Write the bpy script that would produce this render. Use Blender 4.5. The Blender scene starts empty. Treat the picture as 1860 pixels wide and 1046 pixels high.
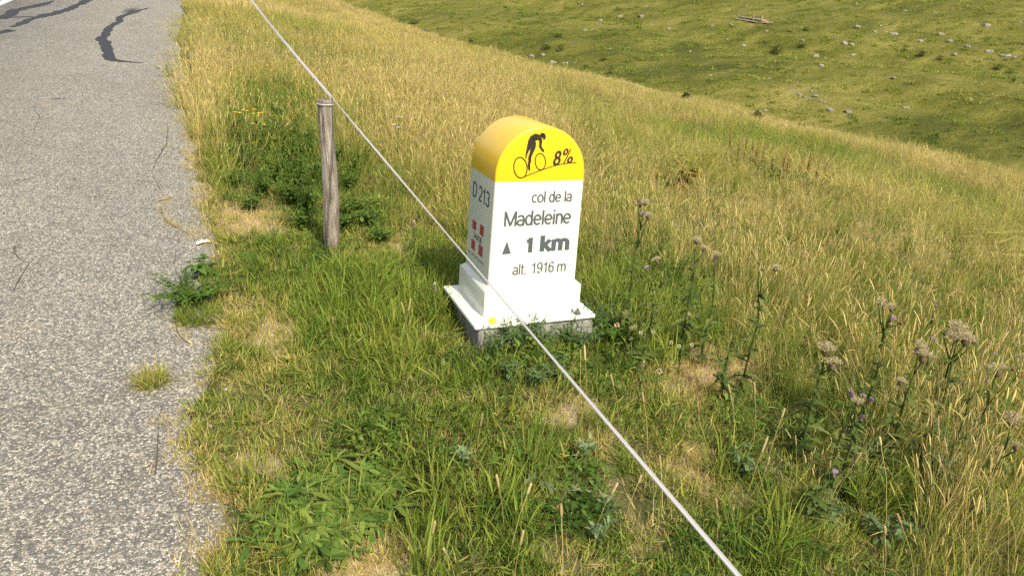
import bpy, bmesh, math, random
import numpy as np
from mathutils import Vector, Matrix, noise as mnoise

C = bpy.context.scene.collection
SC = bpy.context.scene
rng = np.random.default_rng(7)
random.seed(7)

# ---------------------------------------------------------------- camera
FPX, PITCH, YAW, ROLL = 1256.3, 0.3712, 0.3984, 0.0685     # focal length in photo pixels (1860 wide)
CAM = np.array([-1.1716, -2.5569, 1.1965])
def cam_axes():
    sy, cy, sp, cp = math.sin(YAW), math.cos(YAW), math.sin(PITCH), math.cos(PITCH)
    f = np.array([sy*cp, cy*cp, -sp]); rt = np.array([cy, -sy, 0.0]); up = np.cross(rt, f)
    c, s = math.cos(ROLL), math.sin(ROLL)
    return c*rt + s*up, -s*rt + c*up, f
CR, CU, CF = cam_axes()
cam_data = bpy.data.cameras.new('camera')
cam_data.sensor_width = 36.0
cam_data.lens = 36.0*FPX/1860
cam_data.clip_start = 0.05
cam_data.clip_end = 3000
cam = bpy.data.objects.new('camera', cam_data)
M = Matrix(((CR[0], CU[0], -CF[0], CAM[0]), (CR[1], CU[1], -CF[1], CAM[1]), (CR[2], CU[2], -CF[2], CAM[2]), (0, 0, 0, 1)))
cam.matrix_world = M
C.objects.link(cam)
SC.camera = cam

# ---------------------------------------------------------------- world, sun, exposure
SUN_EL = 46.0
SUN_FROM = Vector((0.15, -1.0, 0)).normalized()
world = bpy.data.worlds.new('World'); SC.world = world; world.use_nodes = True
wn = world.node_tree
sky = wn.nodes.new('ShaderNodeTexSky'); sky.sky_type = 'NISHITA'; sky.sun_disc = False
sky.sun_elevation = math.radians(SUN_EL)
sky.sun_rotation = math.atan2(SUN_FROM.x, SUN_FROM.y)
sky.altitude = 300; sky.air_density = 1.6; sky.dust_density = 5.0; sky.ozone_density = 1.0
wn.links.new(sky.outputs[0], wn.nodes['Background'].inputs[0])
wn.nodes['Background'].inputs[1].default_value = 0.15
sun_d = bpy.data.lights.new('sun', 'SUN'); sun_d.energy = 3.7; sun_d.angle = math.radians(0.5); sun_d.color = (1.0, 0.93, 0.81)
sun = bpy.data.objects.new('sun', sun_d)
sd = Vector((SUN_FROM.x*math.cos(math.radians(SUN_EL)), SUN_FROM.y*math.cos(math.radians(SUN_EL)), math.sin(math.radians(SUN_EL))))
sun.rotation_euler = sd.to_track_quat('Z', 'Y').to_euler()
sun.location = (0, -5, 8)
C.objects.link(sun)
SC.view_settings.view_transform = 'Standard'
SC.view_settings.look = 'None'
SC.view_settings.exposure = 0.47
SC.view_settings.gamma = 1.0
SC.render.engine = 'CYCLES'
SC.cycles.use_denoising = False
SC.cycles.max_bounces = 6
SC.cycles.diffuse_bounces = 3
SC.cycles.transmission_bounces = 4
SC.cycles.caustics_reflective = False
SC.cycles.caustics_refractive = False

# ---------------------------------------------------------------- terrain heights (world functions)
def sstep(a, b, x):
    t = np.clip((x-a)/(b-a), 0, 1); return t*t*(3-2*t)
def softramp(x, w):
    return np.where(x < -w, 0, np.where(x > w, x, (x+w)**2/(4*w)))
EDGE_Y = np.array([-60, -6, -1.2, -.96, -.79, -.53, -.24, .36, 1.0, 1.7, 2.83, 4.6, 8.8, 15.6, 40, 90])
EDGE_X = np.array([-1.6, -1.45, -1.34, -1.34, -1.33, -1.385, -1.40, -1.27, -1.29, -1.35, -1.45, -1.59, -1.77, -1.95, -3.2, -7])
def road_edge(y): return np.interp(y, EDGE_Y, EDGE_X)
def near_h(x, y):
    s = x - road_edge(y)
    yy = np.clip(y, -60, 75)
    z = -.15 + .08*yy - 0.03*np.clip(s, 0, 60) - 0.165*softramp(np.clip(s, -50, 200)-4.5, 3.0)
    d = np.sqrt(x*x + y*y)
    z = z - 0.0016*softramp(np.clip(d, 0, 400)-28, 10)**2*sstep(-2, 12, s)
    z = z - 1.3*np.exp(-((x-7)**2/80 + (y-27)**2/110)) - 1.1*np.exp(-((x-18)**2/90 + (y-25)**2/120)) - 1.25*np.exp(-((x-10)**2/220 + (y-43)**2/160)) + .45*np.exp(-((x-17)**2/60 + (y-9)**2/60))
    # gentle hummocks out on the meadow
    k = sstep(2.5, 7, s)
    z = z + k*(0.10*np.sin(x*.55+.3*y)+0.09*np.sin(y*.62-.35*x+1.7)+0.16*np.sin(.17*x-.11*y))
    z = z + .088*np.exp(-((x)**2/.5 + (y-.05)**2/.6))
    # small bumps on the verge
    v = sstep(.05, .4, s)
    z = z + v*(0.018*np.sin(5.1*x+1.3*y)*np.sin(4.3*y-2.1*x) + 0.010*np.sin(11*x+3*y)*np.cos(9*y-4*x))
    return z
def far_h(x, y):
    az = math.radians(47.)
    u = x*math.sin(az) + y*math.cos(az); v = x*math.cos(az) - y*math.sin(az)
    z = -22 + 0.25*(u-100) - .009*v
    z = z + 1.2*np.sin(u*.055+v*.018) + .7*np.sin(u*.12-v*.05+1) + .35*np.sin(u*.27+v*.09) + .25*np.sin(.31*v+.1*u)
    # a shallow stream gully running down and across the far slope
    g = u - (188 - .20*v + 4*np.sin(v*.05))
    z = z - 2.6*np.exp(-(g/7.0)**2)
    g2 = u - (150 - .12*v + 5*np.sin(v*.04+2))
    z = z - 1.2*np.exp(-(g2/6.0)**2)
    return z
def height(x, y, k=3.0):
    x = np.asarray(x, float); y = np.asarray(y, float)
    a = near_h(x, y); b = far_h(x, y)
    d = np.maximum(k-np.abs(a-b), 0)/k
    return np.maximum(a, b) + d*d*k*.25

def ray(px, py):
    d = CF + CR*(px-930)/FPX - CU*(py-523)/FPX
    return d/np.linalg.norm(d)
def proj(P):
    d = np.asarray(P) - CAM; z = d@CF
    z = np.where(np.abs(z) < 1e-6, 1e-6, z)
    return 930 + FPX*(d@CR)/z, 523 - FPX*(d@CU)/z, z
def at(px, py, above=0.0):
    """the place where the sight line through a photo pixel is `above` metres over the ground"""
    d = ray(px, py); t = 0.6; prev = t
    while t < 900:
        X = CAM + d*t
        if X[2] - above < height(X[0], X[1]):
            lo, hi = prev, t
            for _ in range(25):
                m = (lo+hi)/2; X = CAM + d*m
                if X[2] - above < height(X[0], X[1]): hi = m
                else: lo = m
            return CAM + d*hi
        prev = t; t *= 1.015
    return CAM + d*300
def ground(x, y): return float(height(x, y))

# ---------------------------------------------------------------- helpers
def tag(o, label=None, cat=None, group=None, kind=None):
    if label: o['label'] = label
    if cat: o['category'] = cat
    if group: o['group'] = group
    if kind: o['kind'] = kind
    return o
def empty(name, loc, rz=0.0):
    o = bpy.data.objects.new(name, None); C.objects.link(o)
    o.location = loc; o.rotation_euler = (0, 0, rz); o.empty_display_size = .1
    return o
def link(name, me, parent=None, loc=None):
    o = bpy.data.objects.new(name, me); C.objects.link(o)
    if parent: o.parent = parent
    if loc is not None: o.location = loc
    return o
def mesh_np(name, V, F, mat=None, smooth=True, attrs=None):
    me = bpy.data.meshes.new(name)
    me.from_pydata([tuple(map(float, v)) for v in V], [], [tuple(map(int, f)) for f in F])
    if smooth: me.polygons.foreach_set('use_smooth', np.ones(len(me.polygons), bool))
    if attrs:
        for k, a in attrs.items():
            at_ = me.attributes.new(k, 'FLOAT', 'POINT'); at_.data.foreach_set('value', np.asarray(a, np.float32))
    if mat: me.materials.append(mat)
    me.update()
    return me
class MB:
    """collects vertices, faces and a tone per vertex"""
    def __init__(s): s.V = []; s.F = []; s.T = []; s.H = []
    def add(s, V, F, tone=.5, hue=.5):
        b = len(s.V); s.V += [tuple(v) for v in V]; s.F += [tuple(i+b for i in f) for f in F]
        s.T += [tone]*len(V) if np.isscalar(tone) else list(tone); s.H += [hue]*len(V)
    def mesh(s, name, mat, smooth=True): return mesh_np(name, s.V, s.F, mat, smooth, {'tone': s.T, 'hue': s.H})
    def build(s, name, mat, parent=None, loc=None, smooth=True): return link(name, s.mesh(name, mat, smooth), parent, loc)
    def tube(s, pts, rad, n=6, tone=.5, hue=.5, cap=True):
        pts = [Vector(p) for p in pts]; V = []; F = []
        m = len(pts); rad = [rad]*m if np.isscalar(rad) else rad
        ref = Vector((.3, .9, .1))
        for i, p in enumerate(pts):
            t = (pts[min(i+1, m-1)] - pts[max(i-1, 0)]).normalized()
            u = t.cross(ref)
            if u.length < 1e-4: u = t.cross(Vector((1, 0, 0)))
            u.normalize(); v = t.cross(u)
            for j in range(n):
                a = 2*math.pi*j/n
                V.append(p + (u*math.cos(a) + v*math.sin(a))*rad[i])
        for i in range(m-1):
            for j in range(n):
                F.append((i*n+j, i*n+(j+1) % n, (i+1)*n+(j+1) % n, (i+1)*n+j))
        if cap:
            F.append(tuple(range(n))[::-1]); F.append(tuple((m-1)*n+j for j in range(n)))
        s.add(V, F, tone, hue)
    def leaf(s, base, direc, up, L, W, bend=.3, fold=.15, lobes=0, tone=.5, hue=.5, n=5, ob=0.0):
        """a leaf blade: strip of three rows of vertices along a curved midrib"""
        d = Vector(direc).normalized(); u = Vector(up); u = (u - d*u.dot(d))
        if u.length < 1e-4: u = d.orthogonal()
        u.normalize(); sd_ = d.cross(u); b = Vector(base); V = []; F = []
        for i in range(n+1):
            t = i/n
            c = b + d*(L*t) - u*(bend*L*t*t)
            w = W*.5*(math.sin(math.pi*min(1, t*.9+.1))**.75)
            if ob: w = W*.5*((1-ob)*math.sin(math.pi*min(1, t*.9+.1)) + ob*(.22+.95*t**1.3)*(1-max(0, t-.8)**2*18))
            if lobes and 0 < i < n: w *= (1.25 if i % 2 else .5)
            if i == n: w = W*.02
            V += [c - sd_*w + u*(fold*w), c, c + sd_*w + u*(fold*w)]
        for i in range(n):
            a = i*3
            F += [(a, a+1, a+4, a+3), (a+1, a+2, a+5, a+4)]
        s.add(V, F, tone, hue)

# ---------------------------------------------------------------- materials
def new_mat(name):
    m = bpy.data.materials.new(name); m.use_nodes = True
    nt = m.node_tree; return m, nt, nt.nodes['Principled BSDF'], nt.nodes['Material Output']
def N(nt, t, **kw):
    n = nt.nodes.new(t)
    for k, v in kw.items(): setattr(n, k, v)
    return n
def ramp(nt, stops, fac=None, interp='LINEAR'):
    r = nt.nodes.new('ShaderNodeValToRGB'); r.color_ramp.interpolation = interp
    e = r.color_ramp.elements
    while len(e) < len(stops): e.new(0.5)
    for i, (p, c) in enumerate(stops): e[i].position = p; e[i].color = (*c, 1) if len(c) == 3 else c
    if fac is not None: nt.links.new(fac, r.inputs[0])
    return r
def mathn(nt, op, a, b=None, c=None, clamp=False):
    n = nt.nodes.new('ShaderNodeMath'); n.operation = op; n.use_clamp = clamp
    for i, v in enumerate((a, b, c)):
        if v is None: continue
        if isinstance(v, (int, float)): n.inputs[i].default_value = v
        else: nt.links.new(v, n.inputs[i])
    return n.outputs[0]
def mixc(nt, f, a, b, blend='MIX'):
    n = nt.nodes.new('ShaderNodeMix'); n.data_type = 'RGBA'; n.blend_type = blend
    for i, v in ((0, f), (6, a), (7, b)):
        if isinstance(v, (int, float)): n.inputs[i].default_value = v
        elif isinstance(v, tuple): n.inputs[i].default_value = (*v, 1)
        else: nt.links.new(v, n.inputs[i])
    return n.outputs[2]
def noise(nt, vec, scale, detail=4, rough=.55, out=0):
    n = nt.nodes.new('ShaderNodeTexNoise'); n.inputs['Scale'].default_value = scale
    n.inputs['Detail'].default_value = detail; n.inputs['Roughness'].default_value = rough
    if vec is not None: nt.links.new(vec, n.inputs['Vector'])
    return n.outputs[out]
def objco(nt): return N(nt, 'ShaderNodeTexCoord').outputs['Object']
def bump(nt, h, strength, dist, bsdf):
    b = nt.nodes.new('ShaderNodeBump'); b.inputs['Strength'].default_value = strength; b.inputs['Distance'].default_value = dist
    nt.links.new(h, b.inputs['Height']); nt.links.new(b.outputs[0], bsdf.inputs['Normal'])

GRASS_STOPS = [(0.0, (.040, .080, .013)), (.22, (.115, .195, .028)), (.42, (.25, .31, .042)), (.60, (.37, .35, .085)), (.80, (.53, .415, .135)), (1.0, (.66, .525, .235))]
def plant_mat(name, stops=GRASS_STOPS, spread=.6, trans=.38, rough=.6, spec=.12, use_tint=True, vary=.5):
    m, nt, b, out = new_mat(name)
    tone = N(nt, 'ShaderNodeAttribute', attribute_name='tone').outputs['Fac']
    hue = N(nt, 'ShaderNodeAttribute', attribute_name='hue').outputs['Fac']
    t = mathn(nt, 'MULTIPLY', mathn(nt, 'SUBTRACT', tone, .5), spread)
    if use_tint:
        ti = N(nt, 'ShaderNodeAttribute', attribute_name='tint', attribute_type='INSTANCER').outputs['Fac']
        t = mathn(nt, 'ADD', t, ti, clamp=True)
    else:
        t = mathn(nt, 'ADD', t, .5, clamp=True)
    col = ramp(nt, stops, t).outputs[0]
    hs = N(nt, 'ShaderNodeHueSaturation')
    nt.links.new(col, hs.inputs['Color'])
    nt.links.new(mathn(nt, 'MULTIPLY_ADD', hue, .035, .4825), hs.inputs['Hue'])
    nt.links.new(mathn(nt, 'MULTIPLY_ADD', hue, vary, 1-vary*.5), hs.inputs['Value'])
    nt.links.new(hs.outputs[0], b.inputs['Base Color'])
    b.inputs['Roughness'].default_value = rough
    b.inputs['Specular IOR Level'].default_value = spec
    tr = N(nt, 'ShaderNodeBsdfTranslucent'); nt.links.new(hs.outputs[0], tr.inputs['Color'])
    mx = N(nt, 'ShaderNodeMixShader'); mx.inputs[0].default_value = trans
    nt.links.new(b.outputs[0], mx.inputs[1]); nt.links.new(tr.outputs[0], mx.inputs[2]); nt.links.new(mx.outputs[0], out.inputs[0])
    return m
def plain(name, col, rough=.5, spec=.5, metal=0.0, nscale=None, namt=.15, bumpd=None, bscale=60):
    m, nt, b, out = new_mat(name)
    b.inputs['Base Color'].default_value = (*col, 1); b.inputs['Roughness'].default_value = rough
    b.inputs['Specular IOR Level'].default_value = spec; b.inputs['Metallic'].default_value = metal
    if nscale:
        v = objco(nt); n = noise(nt, v, nscale, 5)
        c = mixc(nt, n, tuple(x*(1-namt) for x in col), tuple(min(1, x*(1+namt)) for x in col))
        nt.links.new(c, b.inputs['Base Color'])
    if bumpd: bump(nt, noise(nt, objco(nt), bscale, 4), .6, bumpd, b)
    return m

MAT = {}
MAT['grass'] = plant_mat('grass_blade')
MAT['plant'] = plant_mat('leafy_plant', [(0, (.032, .068, .012)), (.4, (.085, .155, .024)), (.7, (.175, .245, .040)), (1, (.40, .36, .10))], use_tint=False)
MAT['cover'] = plant_mat('ground_cover', [(0, (.032, .068, .012)), (.4, (.085, .155, .024)), (.7, (.175, .245, .040)), (1, (.40, .36, .10))], use_tint=True)
MAT['grey_leaf'] = plant_mat('grey_green_leaf', [(0, (.085, .135, .045)), (.5, (.16, .225, .085)), (1, (.34, .40, .23))], use_tint=False)
MAT['feathery'] = plant_mat('feathery_leaf', [(0, (.06, .11, .03)), (.5, (.12, .19, .06)), (1, (.24, .31, .13))], use_tint=False)
MAT['thistle'] = plant_mat('thistle_green', [(0, (.045, .08, .018)), (.5, (.11, .155, .036)), (1, (.28, .26, .09))], use_tint=False)
MAT['rosette'] = plant_mat('rosette_leaf', [(0, (.055, .105, .018)), (.5, (.12, .195, .034)), (1, (.25, .30, .06))], use_tint=False, spread=.9)
MAT['yellowing'] = plant_mat('yellowing_leaf', [(0, (.10, .14, .03)), (.5, (.34, .28, .05)), (1, (.30, .15, .05))], use_tint=False)
MAT['fluff'] = plant_mat('thistle_down', [(0, (.46, .38, .22)), (1, (.66, .57, .36))], use_tint=False, trans=.45, spec=.02)
MAT['bract'] = plain('thistle_bract', (.13, .095, .05), .8, .2, nscale=200, namt=.4)
MAT['purple'] = plain('purple_flower', (.42, .29, .42), .8, .2, nscale=200, namt=.3)
MAT['yellow_petal'] = plain('yellow_petal', (.75, .50, .02), .6, .2)
MAT['white_petal'] = plain('white_petal', (.75, .74, .68), .6, .2)
MAT['rust'] = plain('rusty_seed', (.21, .125, .05), .8, .2, nscale=60, namt=.4)

# ---------------------------------------------------------------- ground sheet
def ground_mat():
    m, nt, b, out = new_mat('ground')
    co = N(nt, 'ShaderNodeNewGeometry').outputs['Position']
    dry = N(nt, 'ShaderNodeAttribute', attribute_name='dry').outputs['Fac']
    farm = N(nt, 'ShaderNodeAttribute', attribute_name='far').outputs['Fac']
    n1 = noise(nt, co, 38, 6, .7); n2 = noise(nt, co, 3.1, 4); n3 = noise(nt, co, 140, 3, .7)
    thatch = ramp(nt, [(.25, (.16, .12, .065)), (.5, (.34, .26, .13)), (.75, (.55, .44, .25))], n1).outputs[0]
    green = ramp(nt, [(.3, (.030, .036, .012)), (.6, (.085, .085, .028)), (.8, (.20, .16, .065))], n1).outputs[0]
    soil = ramp(nt, [(.3, (.20, .15, .10)), (.55, (.42, .33, .22)), (.8, (.60, .50, .36))], n3).outputs[0]
    bare = mixc(nt, ramp(nt, [(.4, (0, 0, 0)), (.6, (1, 1, 1))], noise(nt, co, 9, 4)).outputs[0], thatch, soil)
    nearc = mixc(nt, ramp(nt, [(.25, (0, 0, 0)), (.75, (1, 1, 1))], mathn(nt, 'ADD', dry, mathn(nt, 'MULTIPLY', mathn(nt, 'SUBTRACT', n2, .5), .8))).outputs[0], green, bare)
    # far hillside turf
    mp = N(nt, 'ShaderNodeMapping'); mp.inputs['Rotation'].default_value = (0, 0, math.radians(47)); nt.links.new(co, mp.inputs[0])
    mp.inputs['Scale'].default_value = (.32, 1.0, 1.0)
    s1 = noise(nt, mp.outputs[0], .035, 6, .6); s2 = noise(nt, mp.outputs[0], .22, 6, .65); s3 = noise(nt, co, 1.6, 5, .75)
    fmix = mathn(nt, 'ADD', mathn(nt, 'MULTIPLY', s1, .55), mathn(nt, 'MULTIPLY_ADD', s2, .55, -.05))
    turf = ramp(nt, [(.30, (.044, .054, .011)), (.42, (.092, .101, .017)), (.52, (.150, .147, .029)), (.62, (.222, .197, .049)), (.78, (.33, .27, .09))], fmix).outputs[0]
    turf = mixc(nt, .75, turf, ramp(nt, [(.3, (.45, .45, .45)), (.5, (1, 1, 1)), (.72, (1.5, 1.45, 1.3))], s3).outputs[0], 'MULTIPLY')
    col = mixc(nt, farm, nearc, turf)
    nt.links.new(col, b.inputs['Base Color'])
    b.inputs['Roughness'].default_value = .95; b.inputs['Specular IOR Level'].default_value = .1
    h = mathn(nt, 'ADD', mathn(nt, 'MULTIPLY', n1, .012), mathn(nt, 'MULTIPLY', mathn(nt, 'MULTIPLY', mathn(nt, 'ADD', s3, s2), farm), .9))
    bp = N(nt, 'ShaderNodeBump'); bp.inputs['Strength'].default_value = .8; bp.inputs['Distance'].default_value = 1.0
    nt.links.new(h, bp.inputs['Height']); nt.links.new(bp.outputs[0], b.inputs['Normal'])
    return m
# dry or bare places on the verge: photo pixel, radii in pixels, strength
DRY = [(455, 400, 75, 32, 1.0), (500, 612, 55, 38, .9), (385, 930, 40, 110, .85), (690, 1030, 110, 50, .95), (492, 830, 48, 30, .85),
       (1280, 685, 90, 50, .95), (1005, 745, 60, 26, .9), (715, 455, 50, 22, .7), (1250, 850, 40, 30, .75), (345, 470, 26, 60, .5),
       (440, 560, 60, 40, .5), (1340, 930, 70, 40, .5), (335, 330, 25, 60, .4), (560, 770, 80, 40, .35), (1100, 800, 60, 40, .5), (1180, 960, 60, 50, .45)]
LUSH = [(650, 570, 120, 75, 1.0), (770, 560, 90, 90, .8), (1180, 560, 90, 60, 1.0), (1230, 640, 70, 50, .7), (800, 680, 120, 60, .4), (880, 960, 130, 110, .5),
        (520, 500, 110, 50, .5), (560, 920, 170, 90, .5), (700, 820, 120, 80, .5), (930, 800, 120, 70, .4), (720, 640, 90, 60, .4), (1430, 960, 120, 80, .4), (1650, 880, 120, 110, .4)]
def zone(P, Z):
    u, v, z = proj(P); r = np.zeros(len(u)); P = np.asarray(P)
    w1 = vnoise(P[:, 0], P[:, 1], 6, 71)-.5; w2 = vnoise(P[:, 0], P[:, 1], 6, 72)-.5; w3 = vnoise(P[:, 0], P[:, 1], 17, 73)-.5
    u = u + 70*w1 + 40*w3; v = v + 45*w2 + 25*w3
    for cx, cy, rx, ry, s in Z:
        s = s*.85 if Z is DRY else s
        r = np.maximum(r, s*np.exp(-(((u-cx)/rx)**2 + ((v-cy)/ry)**2)**1.5))
    return np.where(z > 0, r, 0)

def vnoise(x, y, s, seed=0):
    """cheap smooth value noise, vectorised, about 0..1"""
    x = np.asarray(x)*s + seed*17.3; y = np.asarray(y)*s + seed*9.1
    xi = np.floor(x); yi = np.floor(y); fx = x-xi; fy = y-yi; fx = fx*fx*(3-2*fx); fy = fy*fy*(3-2*fy)
    def hsh(a, b): 
        v = np.sin(a*127.1 + b*311.7 + seed*7.7)*43758.5453; return v-np.floor(v)
    return (hsh(xi, yi)*(1-fx)+hsh(xi+1, yi)*fx)*(1-fy) + (hsh(xi, yi+1)*(1-fx)+hsh(xi+1, yi+1)*fx)*fy
nr, na = 300, 720
rad = np.concatenate([[0.0], 0.25*(700/0.25)**(np.arange(nr)/(nr-1))])
# the visible quarter gets finer steps
ang = np.linspace(0, 2*np.pi, na, endpoint=False)
gx0, gy0 = -1.2, -1.6
RR, AA = np.meshgrid(rad[1:], ang, indexing='ij')
gx = gx0 + RR*np.sin(AA); gy = gy0 + RR*np.cos(AA)
gz = height(gx, gy)
s_ = gx - road_edge(gy)
under = (1-sstep(-.02, .07, s_))*sstep(-9.0, -8.4, s_)     # the bed the asphalt lies on
gz = gz - .035*under
gz = np.where(s_ < -8.5, gz + .35*np.clip(-8.5-s_, 0, 60), gz)
V = np.column_stack([gx.ravel(), gy.ravel(), gz.ravel()])
V = np.vstack([V, [[gx0, gy0, ground(gx0, gy0)]]])
idx = np.arange(nr*na).reshape(nr, na)
q = np.stack([idx[:-1], np.roll(idx[:-1], -1, 1), np.roll(idx[1:], -1, 1), idx[1:]], -1).reshape(-1, 4)[:, ::-1]
me = bpy.data.meshes.new('ground')
tri = np.stack([np.full(na, nr*na), np.roll(idx[0], -1), idx[0]], -1)
nq, ntv = len(q), len(tri)
me.vertices.add(len(V)); me.vertices.foreach_set('co', V.ravel())
me.loops.add(nq*4+ntv*3); me.loops.foreach_set('vertex_index', np.concatenate([q.ravel(), tri.ravel()]).astype(np.int32))
me.polygons.add(nq+ntv); me.polygons.foreach_set('loop_start', np.concatenate([np.arange(nq)*4, nq*4+np.arange(ntv)*3]).astype(np.int32))
me.polygons.foreach_set('use_smooth', np.ones(nq+ntv, bool))
a_ = me.attributes.new('dry', 'FLOAT', 'POINT'); a_.data.foreach_set('value', np.maximum(zone(V, DRY), .25).astype(np.float32))
farv = np.clip((far_h(V[:, 0], V[:, 1]) - near_h(V[:, 0], V[:, 1]))/1.0 + 1.2, 0, 1)
dcam = np.hypot(V[:, 0], V[:, 1])
a_ = me.attributes.new('far', 'FLOAT', 'POINT'); a_.data.foreach_set('value', np.where(dcam > 20, farv, 0).astype(np.float32))
me.update(calc_edges=True); me.validate()
me.materials.append(ground_mat())
tag(link('ground', me), kind='structure')

# ---------------------------------------------------------------- road
def asphalt_mat():
    m, nt, b, out = new_mat('asphalt')
    co = N(nt, 'ShaderNodeNewGeometry').outputs['Position']
    wob = N(nt, 'ShaderNodeVectorMath', operation='ADD')
    nn = N(nt, 'ShaderNodeTexNoise'); nn.inputs['Scale'].default_value = 60; nt.links.new(co, nn.inputs['Vector'])
    sc = N(nt, 'ShaderNodeVectorMath', operation='SCALE'); sc.inputs['Scale'].default_value = .008
    nt.links.new(nn.outputs['Color'], sc.inputs[0]); nt.links.new(co, wob.inputs[0]); nt.links.new(sc.outputs[0], wob.inputs[1])
    vo = N(nt, 'ShaderNodeTexVoronoi'); vo.inputs['Scale'].default_value = 142; nt.links.new(wob.outputs[0], vo.inputs['Vector'])
    ve = N(nt, 'ShaderNodeTexVoronoi', feature='DISTANCE_TO_EDGE'); ve.inputs['Scale'].default_value = 142; nt.links.new(wob.outputs[0], ve.inputs['Vector'])
    sep = N(nt, 'ShaderNodeSeparateColor'); nt.links.new(vo.outputs['Color'], sep.inputs[0])
    stone = ramp(nt, [(0, (.105, .101, .092)), (.30, (.15, .144, .130)), (.50, (.220, .207, .176)), (.75, (.338, .318, .268)), (1, (.535, .50, .425))], sep.outputs[0]).outputs[0]
    warm = mixc(nt, ramp(nt, [(.95, (0, 0, 0)), (1.0, (.8, .8, .8))], sep.outputs[1]).outputs[0], stone, (.46, .36, .22))
    edge = ramp(nt, [(.02, (0, 0, 0)), (.10, (1, 1, 1))], ve.outputs['Distance']).outputs[0]
    col = mixc(nt, edge, (.10, .096, .087), warm)
    # wheel-worn, darker bands and large blotches
    big = noise(nt, co, .9, 5, .6); mid = noise(nt, co, 7, 4, .6)
    sx = N(nt, 'ShaderNodeSeparateXYZ'); nt.links.new(co, sx.inputs[0])
    lane = mathn(nt, 'ADD', sx.outputs[0], mathn(nt, 'MULTIPLY_ADD', sx.outputs[1], .045, mathn(nt, 'MULTIPLY', big, .5)))
    band = ramp(nt, [(0, (.80, .79, .77)), (.25, (.66, .65, .65)), (.5, (.92, .91, .88)), (.8, (1.12, 1.10, 1.05)), (1, (1.12, 1.10, 1.05))],
                mathn(nt, 'MULTIPLY_ADD', lane, 1/3.0, 4.4/3.0, clamp=True)).outputs[0]
    col = mixc(nt, 1.0, col, band, 'MULTIPLY')
    blot = ramp(nt, [(.35, (.86, .85, .83)), (.55, (1, 1, 1)), (.75, (1.10, 1.07, 1.0))], mathn(nt, 'ADD', mathn(nt, 'MULTIPLY', big, .6), mathn(nt, 'MULTIPLY', mid, .4))).outputs[0]
    col = mixc(nt, 1.0, col, blot, 'MULTIPLY')
    tan = ramp(nt, [(.60, (0, 0, 0)), (.74, (.55, .55, .55))], noise(nt, co, 1.7, 5, .65)).outputs[0]
    col = mixc(nt, tan, col, mixc(nt, .5, col, (.33, .24, .13)))
    # a soft dark smudge, standing in for a blurred flying insect
    dm = N(nt, 'ShaderNodeVectorMath', operation='SUBTRACT'); nt.links.new(co, dm.inputs[0]); dm.inputs[1].default_value = SMUDGE
    ds = N(nt, 'ShaderNodeVectorMath', operation='MULTIPLY'); nt.links.new(dm.outputs[0], ds.inputs[0]); ds.inputs[1].default_value = (1/.17, 1/.85, 0)
    dl = N(nt, 'ShaderNodeVectorMath', operation='LENGTH'); nt.links.new(ds.outputs[0], dl.inputs[0])
    st = ramp(nt, [(.15, (.9, .9, .9)), (1.0, (0, 0, 0))], mathn(nt, 'ADD', dl.outputs['Value'], mathn(nt, 'MULTIPLY_ADD', mid, .5, -.25))).outputs[0]
    col = mixc(nt, st, col, (.035, .022, .02))
    nt.links.new(col, b.inputs['Base Color']); b.inputs['Roughness'].default_value = .85; b.inputs['Specular IOR Level'].default_value = .25
    h = mathn(nt, 'ADD', mathn(nt, 'MULTIPLY', mathn(nt, 'MINIMUM', ve.outputs['Distance'], .35), mathn(nt, 'MULTIPLY_ADD', sep.outputs[2], 1.2, .4)), mathn(nt, 'MULTIPLY', mid, .3))
    bump(nt, h, .7, .007, b)
    return m
SMUDGE = tuple(at(240, 28))
def roadz(y): return -.15 + .08*np.clip(y, -60, 75)
ys = np.concatenate([np.arange(-30, -2, .25), np.arange(-2, 8, .022), np.arange(8, 20, .06), np.arange(20, 75, .5)])
jit = np.array([0.075*mnoise.noise((y*2.2, 3.3, 0)) + 0.05*mnoise.noise((y*7, 1.3, 0)) + .024*mnoise.noise((y*25, .7, 0)) for y in ys])
xe = road_edge(ys) + jit + .02
cols_ = [-6.6, -4, -2, -.8, -.3, -.1, -.03, 0, .012]
dz_ = [0, 0, 0, 0, 0, 0, -.001, -.006, -.03]
RV = []; RF = []
for i, y in enumerate(ys):
    for c_, d_ in zip(cols_, dz_): RV.append((xe[i]+c_ if c_ > -.5 else road_edge(y)+c_, y, float(roadz(y))+d_+.004))
nc = len(cols_)
for i in range(len(ys)-1):
    for j in range(nc-1): RF.append((i*nc+j, i*nc+j+1, (i+1)*nc+j+1, (i+1)*nc+j))
tag(link('road', mesh_np('road', RV, RF, asphalt_mat())), kind='structure')

MAT['line_paint'] = plain('road_paint', (.62, .61, .57), .7, .3, nscale=25, namt=.2)
p0, p1 = at(0, 10), at(25, 0)
LV = []; LF = []
for i, y in enumerate(np.arange(4, 60, .5)):
    xl = p0[0] + (y-p0[1])*(-.028) - .0006*max(0, y-14)**2
    for dx in (-.02, .11): LV.append((xl+dx, y, float(roadz(y))+.009))
    if i: LF.append((2*i-2, 2*i-1, 2*i+1, 2*i))
tag(link('road_marking', mesh_np('road_marking', LV, LF, MAT['line_paint'])), kind='structure')

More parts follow.
